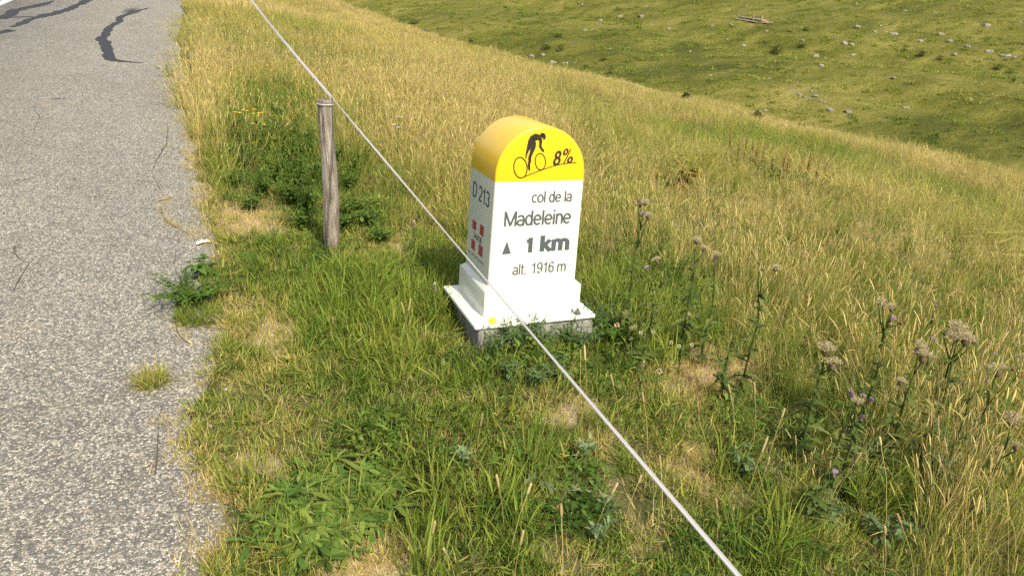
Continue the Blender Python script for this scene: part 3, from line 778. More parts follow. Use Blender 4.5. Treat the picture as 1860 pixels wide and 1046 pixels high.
tag(tape, 'thin white electric fence tape strung past the marker from the wooden post', 'fence tape')

# ---------------------------------------------------------------- grass and ground cover (stuff): clumps scattered over the ground
protos = bpy.data.collections.new('clumps')           # not linked to the scene: only a source for the scatter
def blades(n, r, h, w, lean, bend, tone, seed, segs=4, seedhead=0.0, head=(.06, .0035), head_tone=(.9, 1.5), flat=0.0, spread_r=1.0):
    """numpy mesh arrays of n bent blades inside radius r; h, w, tone are (low, high); a share `seedhead` are stalks with a spike"""
    g = np.random.default_rng(seed); V = []; F = []; T = []; Hh = []
    ph = g.uniform(0, 2*np.pi, n); rr = r*np.sqrt(g.uniform(0, 1, n)); az = ph + g.normal(0, 1.1, n)
    hh = g.uniform(*h, n); ww = g.uniform(*w, n); ln = np.abs(g.normal(0, lean, n)) + flat; bd = np.abs(g.normal(0, bend, n))
    tn = g.uniform(*tone, n); hu = g.uniform(0, 1, n); tw = g.normal(0, .6, n); isst = g.uniform(0, 1, n) < seedhead
    for i in range(n):
        b0 = len(V); x0, y0 = rr[i]*math.cos(ph[i]), rr[i]*math.sin(ph[i]); dx, dy = math.cos(az[i]), math.sin(az[i])
        sa = az[i] + math.pi/2 + tw[i]; sx, sy = math.cos(sa), math.sin(sa)
        L = hh[i]; st = isst[i]; wid = ww[i]*(.42 if st else 1); k = segs
        if st: L *= 1.25
        px, pz = 0.0, 0.0; ang0 = ln[i]*(.5 if st else 1); step = L/k
        pts = []
        for s in range(k+1):
            t = s/k; pts.append((px, pz)); a = ang0 + bd[i]*(.45 if st else 1)*t*t*1.6
            px += step*math.sin(a); pz += step*math.cos(a)
        for s, (u, z) in enumerate(pts):
            t = s/k; ww_ = wid*.5*((1-t**2.2)*.92+.08) if not st else wid*.5*(1-.5*t)
            cx, cy = x0+dx*u, y0+dy*u
            V.append((cx-sx*ww_, cy-sy*ww_, z)); V.append((cx+sx*ww_, cy+sy*ww_, z))
            tt = tn[i] + (.10*t if not st else .25*t+.1)
            T += [tt, tt]; Hh += [hu[i], hu[i]]
        for s in range(k): F.append((b0+2*s, b0+2*s+1, b0+2*s+3, b0+2*s+2))
        if st:
            ht = g.uniform(*head_tone); HL = head[0]*g.uniform(.7, 1.3); HR = head[1]*g.uniform(.75, 1.25)
            (u0, z0), (u1, z1) = pts[-2], pts[-1]; du, dz = (u1-u0)/step, (z1-z0)/step; b1 = len(V)
            for q, (t, rr_) in enumerate(((0, .35), (.2, .95), (.55, 1), (.85, .7), (1.0, .12))):
                droop = .25*bd[i]*t*t*HL
                for m in range(4):
                    aa = m*math.pi/2+.4; ox, oy = math.cos(aa)*HR*rr_, math.sin(aa)*HR*rr_
                    V.append((x0+dx*(u1+du*HL*t+droop)+ox, y0+dy*(u1+du*HL*t+droop)+oy, z1+dz*HL*t-droop)); T.append(ht); Hh.append(hu[i])
            for q in range(4):
                for m in range(4): F.append((b1+q*4+m, b1+q*4+(m+1) % 4, b1+(q+1)*4+(m+1) % 4, b1+(q+1)*4+m))
    return V, F, T, Hh
def proto(name, data, mat):
    V, F, T, Hh = data
    o = bpy.data.objects.new(name, mesh_np(name, V, F, mat, True, {'tone': T, 'hue': Hh})); protos_cur.objects.link(o); return o
_gn = {}
def scatter_group(coll):
    ng = bpy.data.node_groups.new('scatter', 'GeometryNodeTree')
    ng.interface.new_socket('Geometry', in_out='INPUT', socket_type='NodeSocketGeometry')
    ng.interface.new_socket('Geometry', in_out='OUTPUT', socket_type='NodeSocketGeometry')
    gi = ng.nodes.new('NodeGroupInput'); go = ng.nodes.new('NodeGroupOutput'); iop = ng.nodes.new('GeometryNodeInstanceOnPoints')
    ci = ng.nodes.new('GeometryNodeCollectionInfo'); ci.inputs['Collection'].default_value = coll
    ci.inputs['Separate Children'].default_value = True; ci.inputs['Reset Children'].default_value = True
    def na_(nm, ty):
        n = ng.nodes.new('GeometryNodeInputNamedAttribute'); n.data_type = ty; n.inputs['Name'].default_value = nm; return n.outputs[0]
    ng.links.new(gi.outputs[0], iop.inputs['Points']); ng.links.new(ci.outputs[0], iop.inputs['Instance'])
    iop.inputs['Pick Instance'].default_value = True
    ng.links.new(na_('pick', 'INT'), iop.inputs['Instance Index'])
    e2r = ng.nodes.new('FunctionNodeEulerToRotation'); ng.links.new(na_('rot', 'FLOAT_VECTOR'), e2r.inputs[0]); ng.links.new(e2r.outputs[0], iop.inputs['Rotation'])
    ng.links.new(na_('scl', 'FLOAT_VECTOR'), iop.inputs['Scale'])
    ng.links.new(iop.outputs[0], go.inputs[0]); return ng
def scatter(name, label, cat, P, tint, scl, datas, mat, tilt=.12, lean_dir=None, hscale=None):
    """one object: a cloud of points, each carrying a clump of its own size, turn and dryness"""
    global protos_cur
    protos_cur = bpy.data.collections.new(name + '_clumps')
    for i, d_ in enumerate(datas): proto(f'{name}_clump_{i:02d}', d_, mat)
    n = len(P); me = bpy.data.meshes.new(name); me.vertices.add(n); me.vertices.foreach_set('co', np.asarray(P, np.float32).ravel())
    rot = np.column_stack([rng.normal(0, tilt, n), rng.normal(0, tilt, n), rng.uniform(0, 2*np.pi, n)])
    if lean_dir is not None: rot[:, 0] += lean_dir[0]; rot[:, 1] += lean_dir[1]
    s3 = np.column_stack([scl, scl, scl*(hscale if hscale is not None else 1)])
    for nm, ty, key, arr in (('rot', 'FLOAT_VECTOR', 'vector', rot), ('scl', 'FLOAT_VECTOR', 'vector', s3), ('tint', 'FLOAT', 'value', tint)):
        a = me.attributes.new(nm, ty, 'POINT'); a.data.foreach_set(key, np.asarray(arr, np.float32).ravel())
    a = me.attributes.new('pick', 'INT', 'POINT'); a.data.foreach_set('value', rng.integers(0, len(datas), n).astype(np.int32))
    me.update(); o = link(name, me); md = o.modifiers.new('scatter', 'NODES'); md.node_group = scatter_group(protos_cur)
    tag(o, label, cat, None, 'stuff'); return o

def sample(dmin, dmax, dens, margin=260, top=0.0):
    """random ground points between two distances from the standpoint, inside the view plus a margin"""
    x0, y0 = CAM[0], CAM[1]
    n = int(dens*math.pi*(dmax**2-dmin**2)*(116/360)); n = max(n, 1)
    a = YAW + np.radians(rng.uniform(-58, 58, n)); r = np.sqrt(rng.uniform(dmin**2, dmax**2, n))
    x, y = x0+r*np.sin(a), y0+r*np.cos(a); z = height(x, y); P = np.column_stack([x, y, z])
    u, v, zz = proj(P + np.array([0, 0, top])); u2, v2, _ = proj(P)
    k = (zz > .3) & (u > -margin) & (u < 1860+margin) & (v2 > -margin) & (v < 1046+margin)
    return P[k]
def off_marker(P, m=.0):
    return ~((P[:, 0] > -.285-m) & (P[:, 0] < .275+m) & (P[:, 1] > -.11-m) & (P[:, 1] < .375+m))
def on_verge(P, m=0.0): return P[:, 0] - edge_at(P[:, 1]) > m
def edge_at(y): return np.interp(y, ys, xe)

def tallness(P):
    """0 on the mown verge, 1 in the tall uncut grass"""
    x, y = P[:, 0], P[:, 1]; n = (vnoise(x, y, 1.7, 3)-.5)*.9 + (vnoise(x, y, 6, 4)-.5)*.6
    s = x - edge_at(y)
    back = sstep(1.6, 3.4, y + n*.8 - .25*np.clip(x+.2, 0, 1))
    back = np.maximum(back, sstep(.9, 1.5, y+n)*sstep(-.35, .1, x))
    side = sstep(.50, 1.45, x + n*.5 - .10*y)
    return np.maximum(back, side)
def in_view_front(P): return P

ROS = lambda P: zone(P, [(590, 925, 135, 80, 1.0)])
LEAFY = lambda P: zone(P, [(500, 285, 130, 150, 1.0), (650, 400, 80, 70, .9)])
# short turf on the verge
short = [blades(46, .055, (.018, .060), (.0020, .0046), .80, .7, (.1, .95), 100+i, 3) for i in range(6)]
P = sample(1.2, 6.5, 430); P = P[on_verge(P, -.015) & off_marker(P)]
d = np.hypot(P[:, 0]-CAM[0], P[:, 1]-CAM[1]); P = P[rng.uniform(0, 1, len(P)) < np.clip(3.6/d, .3, 1)*(1-.75*tallness(P))]
dry = zone(P, DRY); lush = zone(P, LUSH); nz = vnoise(P[:, 0], P[:, 1], 4, 1); nz2 = vnoise(P[:, 0], P[:, 1], 14, 2)
s_e = P[:, 0]-edge_at(P[:, 1])
keep = rng.uniform(0, 1, len(P)) < (1-.55*dry)*(1-.3*(nz2 > .78))*(1-.75*ROS(P))
tint = .36 + .38*(nz-.5) + .22*(nz2-.5) + .42*dry - .05*lush + .22*np.exp(-s_e/.08)
scl = rng.uniform(.75, 1.25, len(P))*(1-.35*dry + .25*lush)
scatter('short_grass', 'short green and straw grass of the mown verge', 'grass', P[keep], tint[keep], scl[keep], short, MAT['grass'], .42)

# longer soft grass on the verge, lush in places
mid = [blades(34, .06, (.05, .145), (.0030, .0066), .50, .75, (.15, .75), 200+i, 4) for i in range(6)]
P = sample(1.2, 7, 150, top=.1); P = P[on_verge(P, .02) & off_marker(P, -.0)]
dry = zone(P, DRY); lush = zone(P, LUSH); nz = vnoise(P[:, 0], P[:, 1], 5, 5); nz2 = vnoise(P[:, 0], P[:, 1], 1.8, 6)
keep = rng.uniform(0, 1, len(P)) < np.clip(.14 + 1.3*lush + .55*(nz > .60) - 1.1*dry - .8*ROS(P), 0, 1)
tint = .32 + .24*(nz2-.5) + .16*(nz-.5) + .04*lush
scl = rng.uniform(.65, 1.05, len(P))*(.8 + .55*lush)
scatter('soft_grass', 'soft green grass tufts on the verge', 'grass', P[keep], tint[keep], scl[keep], mid, MAT['grass'], .38)

bright = [blades(42, .065, (.10, .23), (.0036, .0072), .42, .75, (.25, .75), 250+i, 5) for i in range(6)]
BRI = [(650, 565, 85, 60, 1.0), (765, 555, 55, 60, .8), (1130, 560, 60, 45, 1.0), (1210, 610, 70, 50, 1.0), (1160, 640, 60, 40, .7), (860, 960, 110, 85, .9), (960, 1010, 70, 50, .7), (700, 650, 60, 45, .5), (1440, 960, 90, 60, .6), (1620, 900, 90, 80, .6), (1330, 870, 60, 40, .4)]
P = sample(1.2, 6, 120, top=.1); P = P[on_verge(P, .05) & off_marker(P, .015)]; br_ = zone(P, BRI)
keep = rng.uniform(0, 1, len(P)) < br_*1.1 - .08; nz = vnoise(P[:, 0], P[:, 1], 4, 66)
scatter('bright_grass', 'lush bright green long-bladed grass in clumps on the verge', 'grass', P[keep], .36+.16*(nz[keep]-.5), rng.uniform(.6, 1.05, keep.sum()), bright, MAT['grass'], .26)

# dry thatch of fallen straw
thatch = [blades(30, .07, (.04, .12), (.0014, .0026), 1.35, .25, (.6, 1.0), 300+i, 2, flat=.15) for i in range(5)]
P = sample(1.2, 7, 150); P = P[on_verge(P, -.03) & off_marker(P)]
dry = zone(P, DRY); nz = vnoise(P[:, 0], P[:, 1], 6, 8); s_e = P[:, 0]-edge_at(P[:, 1])
keep = rng.uniform(0, 1, len(P)) < np.clip(.20 + .8*dry + .1*ROS(P) + .35*(nz > .64) + .5*np.exp(-s_e/.09), 0, 1)
tint = .66 + .2*(nz-.5) + .1*dry[:]
scatter('dry_straw', 'dry fallen straw lying over the verge', 'straw', P[keep], tint[keep], rng.uniform(.5, 1.0, keep.sum()), thatch, MAT['grass'], .15)

litter = [blades(46, .06, (.012, .045), (.0012, .0026), 1.5, .15, (.5, 1.0), 350+i, 2, flat=.1) for i in range(5)]
P = sample(1.2, 7, 300); P = P[on_verge(P, -.06) & off_marker(P)]
dry = zone(P, DRY); s_e = P[:, 0]-edge_at(P[:, 1]); P[:, 2] += .006
keep = rng.uniform(0, 1, len(P)) < np.clip(.30 + 1.2*dry + .35*np.exp(-np.abs(s_e)/.06), 0, 1)
scatter('straw_litter', 'short dead straw littering the bare patches of the verge', 'straw', P[keep], .70+.2*rng.normal(0, .5, keep.sum()), rng.uniform(.6, 1.2, keep.sum()), litter, MAT['grass'], .1)
def pebble(seed):
    bm = bmesh.new(); bmesh.ops.create_icosphere(bm, subdivisions=2, radius=.5)
    for v in bm.verts: v.co *= 1+.5*mnoise.noise(v.co*2+Vector((seed*3.3, 0, 0)))
    V = [tuple(v.co) for v in bm.verts]; F = [tuple(q.index for q in f.verts) for f in bm.faces]; bm.free()
    return V, F, [.5]*len(V), [.5]*len(V)
MAT['gravel'] = plain('gravel', (.34, .31, .26), .9, .2, nscale=60, namt=.45)
P = sample(1.0, 9, 260); s_e = P[:, 0]-edge_at(P[:, 1]); dry = zone(P, DRY)
keep = (rng.uniform(0, 1, len(P)) < np.exp(-np.abs(s_e+.02)/.06)*.8 + .35*(dry > .45)) & off_marker(P)
P = P[keep]; P[:, 2] = np.where(P[:, 0] < edge_at(P[:, 1]), roadz(P[:, 1])+.006, P[:, 2]+.004)
scatter('gravel', 'loose grit and small stones along the crumbling asphalt edge', 'gravel', P, np.zeros(len(P)), rng.uniform(.004, .014, len(P))*rng.uniform(.6, 1.3, len(P)), [pebble(i) for i in range(5)], MAT['gravel'], .5)
# small tufts rooted in the cracks of the asphalt
CR_ = [(303, 268), (300, 240), (293, 383), (298, 396), (306, 404), (318, 413), (330, 420), (344, 426), (300, 366), (312, 362), (326, 600), (334, 617), (290, 770), (355, 432), (312, 408)]
P = np.array([road_pt(a+rng.normal(0, 3), b+rng.normal(0, 3)) for a, b in CR_ for _ in range(5)])
scatter('crack_grass', 'tiny dry tufts rooted in the cracks of the asphalt', 'grass', P, rng.uniform(.45, .85, len(P)), rng.uniform(.25, .5, len(P)), thatch, MAT['grass'], .1)

# tall uncut grass near the road and down the meadow
tall = [blades(54, .11, (.12, .36), (.0022, .0046), .30, .5, (.2, .95), 400+i, 5, seedhead=.24, head=(.052, .0026)) for i in range(8)]
P = sample(1.2, 9.0, 62, top=.45); P = P[on_verge(P, .05) & off_marker(P, .12)]
tl = tallness(P); nz = vnoise(P[:, 0], P[:, 1], 1.1, 11); nz2 = vnoise(P[:, 0], P[:, 1], 3.3, 12); d = np.hypot(P[:, 0]-CAM[0], P[:, 1]-CAM[1])
lf = LEAFY(P); keep = rng.uniform(0, 1, len(P)) < tl*np.clip(.50 + .7*nz, 0, 1)*(1-.6*lf)
strip_ = np.exp(-np.clip(P[:, 0]-edge_at(P[:, 1]), 0, 9)/.35)*sstep(2.4, 4.2, P[:, 1])
front = sstep(.9, -1.3, P[:, 1])*sstep(.3, 1.0, P[:, 0])
green_in = np.exp(-(((P[:, 0]+.95)/.6)**2 + ((P[:, 1]-4.2)/2.2)**2))
tint = .48 + .44*(nz-.5) + .28*(nz2-.5) + .26*strip_ - .02*front + .09*sstep(3.5, 7, d) - .10*green_in - .22*lf
sl_ = sstep(3.4, 5.8, d)*sstep(.2, 1.8, P[:, 0]-.25*P[:, 1])
scl = rng.uniform(.75, 1.15, len(P))*(.72+.28*sstep(.3, 1, tl))*(1-.50*sl_)
scatter('tall_grass', 'tall dry uncut grass with seed heads beyond the verge', 'grass', P[keep], tint[keep], scl[keep], tall, MAT['grass'], .20, (.05, .06))

# dry stalks with seed heads standing over it
stalk = [blades(16, .13, (.26, .42), (.0018, .0028), .26, .55, (.75, 1.0), 500+i, 6, seedhead=1.0, head=(.062, .0024), head_tone=(.6, 1.15)) for i in range(8)]
P = sample(1.2, 12.0, 34, top=.5); P = P[on_verge(P, .03) & off_marker(P, .15)]
tl = tallness(P); nz = vnoise(P[:, 0], P[:, 1], .9, 21)
strip_ = np.exp(-np.clip(P[:, 0]-edge_at(P[:, 1]), 0, 9)/.30)*sstep(2.2, 4.0, P[:, 1])
leafy = LEAFY(P); dd = np.hypot(P[:, 0]-CAM[0], P[:, 1]-CAM[1]); sl_ = sstep(3.4, 5.8, dd)*sstep(.2, 1.8, P[:, 0]-.25*P[:, 1])
keep = rng.uniform(0, 1, len(P)) < tl*np.clip(.10+.75*nz+.6*strip_ - .75*leafy - .12*sstep(.2, -1.2, P[:, 1]), 0, 1)*(1-.97*sl_)
tint = .60 + .2*(nz-.5) + .14*strip_
scatter('seeding_grass', 'dry golden grass stalks with nodding seed heads', 'grass', P[keep], tint[keep], rng.uniform(.70, 1.12, keep.sum()), stalk, MAT['grass'], .16, (.05, .08))

# meadow beyond, coarser with distance
mead = [blades(150, .26, (.10, .27), (.0022, .0050), .75, .8, (.2, .85), 600+i, 4) for i in range(7)]
P = sample(6.0, 20, 11, top=.4); P = P[tallness(P) > .6]; P = P[on_verge(P, .1)]
nz = vnoise(P[:, 0], P[:, 1], .35, 31); nz2 = vnoise(P[:, 0]*.6+P[:, 1]*.5, P[:, 1]-P[:, 0]*.3, 1.1, 32)
lf_ = sstep(2, 9, P[:, 0]-.3*P[:, 1])
dd = np.hypot(P[:, 0]-CAM[0], P[:, 1]-CAM[1])
tint = .54 + .40*(nz-.5) + .38*(nz2-.5) - .05*lf_ + .05*sstep(5, 8, dd) + .10*sstep(9, 18, dd)
scatter('meadow_grass', 'golden meadow grass running down to the crest', 'grass', P, tint, rng.uniform(.8, 1.2, len(P)), mead, MAT['grass'], .42, (.15, .30))
mead2 = [blades(160, .50, (.10, .26), (.005, .012), .75, .8, (.3, .85), 700+i, 3) for i in range(6)]
P = sample(18, 58, 4.2, top=.4); P = P[on_verge(P, .2) & (near_h(P[:, 0], P[:, 1]) > far_h(P[:, 0], P[:, 1])-1)]
nz = vnoise(P[:, 0], P[:, 1], .16, 41); nz2 = vnoise(P[:, 0]*.5+P[:, 1]*.6, P[:, 1]-P[:, 0]*.4, .6, 42)
tint = .74 + .30*(nz-.5) + .2*(nz2-.5)
scatter('distant_meadow_grass', 'dry meadow grass on the far shoulder of the slope', 'grass', P, tint, rng.uniform(.8, 1.25, len(P)), mead2, MAT['grass'], .2, (.1, .08))
# turf tussocks on the far hillside
tus = [blades(60, 1.1, (.25, .6), (.08, .20), .9, .5, (.2, .8), 800+i, 2) for i in range(5)]
P = sample(85, 300, .14, top=.3); P = P[far_h(P[:, 0], P[:, 1]) > near_h(P[:, 0], P[:, 1])]
nz = vnoise(P[:, 0], P[:, 1], .035, 51); nz2 = vnoise(P[:, 0], P[:, 1], .16, 52)
keep = rng.uniform(0, 1, len(P)) < .35+.5*nz2
tint = .36 + .30*(nz-.5) + .20*(nz2-.5)
scatter('hillside_turf', 'tussocky green turf covering the far hillside', 'grass', P[keep], tint[keep], rng.uniform(.6, 1.2, keep.sum()), tus, MAT['grass'], .25)

# small-leaved ground cover: clover and creeping weeds among the grass
def leafy_clump(n, r, h, L, W, seed, tone=(.2, .8)):
    g = random.Random(seed); m = MB()
    for _ in range(n):
        a = g.uniform(0, 6.283); rr = r*math.sqrt(g.random()); z = g.uniform(.2, 1)*h*(1-.5*rr/r)
        x, y = rr*math.cos(a), rr*math.sin(a); b = a+g.uniform(-1.2, 1.2); el_ = g.uniform(-.2, .8)
        m.leaf((x, y, z), (math.cos(b)*math.cos(el_), math.sin(b)*math.cos(el_), math.sin(el_)), (0, 0, 1), g.uniform(*L), g.uniform(*W), g.uniform(.1, .5), .2, 0, g.uniform(*tone), g.random(), 3)
    return m.V, m.F, m.T, m.H
cov = [leafy_clump(44, .06, .07, (.012, .028), (.006, .012), 900+i) for i in range(6)]
COVER = [(500, 290, 110, 130, .9), (700, 830, 130, 80, .9), (940, 790, 110, 60, .9), (1010, 930, 130, 110, .8), (560, 440, 90, 50, .6), (660, 410, 70, 50, .8), (960, 640, 130, 60, .9), (1190, 500, 90, 90, .7), (1330, 800, 140, 90, .5),
         (1120, 650, 80, 80, .7), (420, 470, 60, 30, .4), (1500, 720, 150, 90, .5), (560, 690, 120, 60, .3), (1330, 1000, 120, 60, .7), (900, 860, 80, 60, .6)]
P = sample(1.2, 7.5, 170, top=.06); P = P[on_verge(P, .03) & off_marker(P)]
cz = zone(P, COVER); nz = vnoise(P[:, 0], P[:, 1], 3, 61); dry = zone(P, DRY)
keep = rng.uniform(0, 1, len(P)) < np.clip(.10 + .8*cz + .25*(nz > .6) - dry, 0, 1)
tint = .42 + .3*(nz-.5) + .1*rng.normal(0, 1, len(P))
scatter('clover', 'small-leaved clover and creeping weeds among the verge grass', 'ground cover', P[keep], tint[keep], rng.uniform(.7, 1.3, keep.sum())*(.8+.5*cz[keep]), cov, MAT['cover'], .2)

# ---------------------------------------------------------------- single plants
def base_under(px, py, h):
    """ground point below the spot where the sight line is h metres over the ground"""
    X = at(px, py, h); return Vector((X[0], X[1], ground(X[0], X[1])))
def rel(o, P): return P
def fluff_head(r, seed):
    """a gone-over thistle head: brown bracts below, a mop of pale down above"""
    g = random.Random(seed); m = MB()
    for i in range(240):
        a = g.uniform(0, 6.283); e = math.asin(g.uniform(-.1, 1)); R = r*g.uniform(.5, 1.35)
        d = Vector((math.cos(a)*math.cos(e), math.sin(a)*math.cos(e), math.sin(e)*.62)); s = d.orthogonal().normalized()*r*g.uniform(.05, .12)
        s.rotate(Matrix.Rotation(g.uniform(0, 6.28), 3, d)); t = d.cross(s).normalized()*s.length
        c = d*R; m.add([c-s, c+t*.5, c+s, c-t*.5+d*r*.12], [(0, 1, 2, 3)], .5, g.random())
        m.add([Vector((0, 0, 0)), c+s*.25, c-s*.25], [(0, 1, 2)], .5, g.random())
    return m
def bract_mesh(r, seed, closed=False):
    g = random.Random(seed); m = MB(); rings = []
    prof = ((.25, -1.3), (.75, -1.0), (1.0, -.5), (.9, -.05), (.62, .3), (.35, .5 if closed else .35))
    V, F = loft([[(r*.75*k*(1+.12*((j % 2)*2-1))*math.cos(j*math.pi/5), r*.75*k*(1+.12*((j % 2)*2-1))*math.sin(j*math.pi/5), r*z) for j in range(10)] for k, z in prof])
    m.add(V, F); 
    for i in range(26):
        a = g.uniform(0, 6.28); z = g.uniform(-.9, .1); d = Vector((math.cos(a), math.sin(a), .5)); c = Vector((d.x*r*.7, d.y*r*.7, z*r)); s = Vector((-d.y, d.x, 0))*r*.12
        m.add([c-s, c+s, c+d*r*.45], [(0, 1, 2)])
    return m
def tuft_mesh(r, seed):
    g = random.Random(seed); m = MB()
    for i in range(60):
        a = g.uniform(0, 6.28); sp = g.uniform(0, .9); d = Vector((math.cos(a)*sp, math.sin(a)*sp, 1)).normalized(); s = d.orthogonal().normalized()*r*.08
        c = Vector((0, 0, r*.25)); m.add([c-s, c+s, c+d*r*g.uniform(.9, 1.5)+s*.6, c+d*r*1.1-s*.6], [(0, 1, 2, 3)])
    return m
def thistle(px, py, h, heads, label, seed, leafy=1.0):
    g = random.Random(seed); b = base_under(px, py, h); root = empty('thistle', b, g.uniform(0, 6.28)); tag(root, label, 'thistle', 'thistles in the long grass')
    lx, ly = g.uniform(-.05, .05), g.uniform(-.05, .05)
    st = MB(); mid_ = Vector((lx*.5, ly*.5, h*.55)); top = Vector((0, 0, h*.88)); st.tube([(0, 0, -.03), Vector((lx*.3, ly*.3, h*.3)), mid_, top], [.005, .0045, .0035, .003], 6, .35)
    fo = MB()
    for i in range(int(30*leafy)):
        z = h*g.uniform(.05, .82); a = i*2.4+g.uniform(-.4, .4); t = z/(h*.88); c = Vector((lx*t*(1-t)*2, ly*t*(1-t)*2, z)); L = (.085-.05*t)*g.uniform(.7, 1.1)
        fo.leaf(c, (math.cos(a), math.sin(a), g.uniform(-.1, .7)), (0, 0, 1), L, L*.42, g.uniform(.2, .7), .3, 1, g.uniform(.1, .9), g.random(), 8)
    tips = []
    for i, k in enumerate(heads):
        a = i*2.4+g.uniform(-.5, .5); sp = .012 if i == 0 else g.uniform(.022, .048); dz = 0 if i == 0 else g.uniform(-.07, .02)
        tip = Vector((math.cos(a)*sp, math.sin(a)*sp, h+dz)); z0 = h*g.uniform(.68, .85)
        st.tube([Vector((0, 0, z0)), Vector((tip.x*.7, tip.y*.7, z0*.45+tip.z*.55)), tip-Vector((0, 0, .018))], [.0028, .0023, .002], 5, .4); tips.append((k, tip))
    st.build('stem', MAT['thistle'], root); fo.build('foliage', MAT['thistle'], root)
    for i, (k, tip) in enumerate(tips):
        sz = {'F': .027, 'f': .018, 'b': .013, 'p': .013}[k]
        hd_ = bract_mesh(sz*.62, seed*31+i, k == 'b').build('flower_head', MAT['bract'], root, tip, True); hd_.rotation_euler = (g.uniform(-.5, .5), g.uniform(-.5, .5), g.uniform(0, 6))
        if k in 'Ff': fluff_head(sz, seed*17+i).build('seed_down', MAT['fluff'], hd_, (0, 0, sz*.35), False)
        if k == 'p': tuft_mesh(sz, seed*13+i).build('petals', MAT['purple'], hd_, None, False)
    return root
thistle(1170, 370, .66, 'fbffpb', 'tall thistle with grey and lilac heads just behind the right side of the marker', 1)
thistle(1188, 474, .50, 'fp', 'thistle with one pale head and one lilac flower close to the right of the marker', 2)
thistle(1268, 440, .56, 'fbf', 'thistle with a small grey head, right of the tallest grey and lilac thistle', 3, 1.3)
thistle(1304, 466, .52, 'fp', 'slender thistle with a pale head over a single lilac flower amid golden stalks', 4)
thistle(1390, 488, .55, 'bfb', 'thistle with a brown tuft standing alone in the golden stalks of the slope', 5, 1.3)
thistle(1620, 552, .60, 'bbfbfp', 'thistle with a crown of brown heads over one lilac flower, far right', 6, 1.2)
thistle(1746, 600, .60, 'FFFFbb', 'thistle with the biggest cluster of fluffy white heads, far right', 7, 1.2)
thistle(1674, 637, .50, 'FF', 'thistle with a flat white downy head left of the biggest fluffy cluster', 8)
thistle(1503, 634, .46, 'FF', 'thistle with a round whitish downy head, leftmost of the fluffy ones', 9, 1.2)
thistle(1815, 672, .48, 'Fb', 'thistle with one fluffy head and a small bud at the right edge', 10)
thistle(1562, 730, .38, 'fppp', 'low thistle with a bunch of lilac flowers', 11, 1.4)
thistle(1642, 694, .40, 'f', 'thistle with a single small greyish head below the flat white one', 12)
thistle(1846, 768, .42, 'Ff', 'thistle with two downy heads, lowest at the right edge', 13)
thistle(1336, 590, .36, 'b', 'small thistle with one closed brown bud behind the bare straw patch', 14)
thistle(1508, 862, .20, 'p', 'short thistle with one lilac flower low in the green grass', 15, 1.3)

MAT['spike'] = plant_mat('grass_spike', [(0, (.20, .16, .06)), (.5, (.33, .26, .11)), (1, (.50, .41, .20))], use_tint=False, trans=.1)
TIM = [(925, 864, .26), (1037, 948, .30), (938, 972, .22), (832, 968, .20), (777, 950, .18), (934, 905, .22), (1091, 883, .20), (1144, 874, .2), (1064, 636, .3), (1077, 657, .28), (1191, 728, .24), (1138, 683, .26),
       (734, 549, .22), (744, 556, .20), (1356, 700, .28), (1393, 704, .3), (1411, 756, .3), (1374, 818, .25), (1381, 806, .27), (1393, 826, .24), (1534, 822, .3), (1657, 818, .38), (1808, 842, .4), (1851, 857, .38), (1814, 927, .36),
       (1643, 958, .3), (1707, 958, .3), (600, 575, .14), (870, 755, .16), (1290, 640, .32), (1218, 850, .22), (1320, 905, .2)]
for i, (px, py, h_) in enumerate(TIM):
    g = random.Random(50+i); b = base_under(px, py, h_); r_ = empty('timothy_stalk', b, g.uniform(0, 6.28))
    tag(r_, 'straw-coloured stalk ending in a thick cylindrical seed spike, in the verge grass', 'grass stalk', 'thick-spiked grass stalks on the verge')
    ln = g.uniform(.05, .35); HL = g.uniform(.032, .060); m = MB(); p_ = [Vector((ln*h_*t*t, 0, h_*t-.01)) for t in (0, .35, .7, 1)]
    m.tube(p_, [.0016, .0014, .0012, .0011], 5, .4, g.random()); m.build('stem', MAT['spike'], r_)
    m = MB(); d_ = (p_[-1]-p_[-2]).normalized(); rr_ = [.0022, .0036, .0041, .0041, .0036, .0014]
    m.tube([p_[-1]+d_*(HL*t-HL*.5) for t in (0, .12, .35, .65, .9, 1)], rr_, 9, g.uniform(.2, .9), g.random())
    for k in range(70):
        t = g.uniform(.05, .95); a = g.uniform(0, 6.28); u = d_.orthogonal().normalized(); u.rotate(Matrix.Rotation(a, 3, d_)); c = p_[-1]+d_*(HL*t-HL*.5)+u*.0036; s = d_.cross(u)*.0009
        m.add([c-s, c+s, c+u*.0017+d_*.002], [(0, 1, 2)], g.uniform(.3, 1), g.random())
    m.build('seed_head', MAT['spike'], r_)

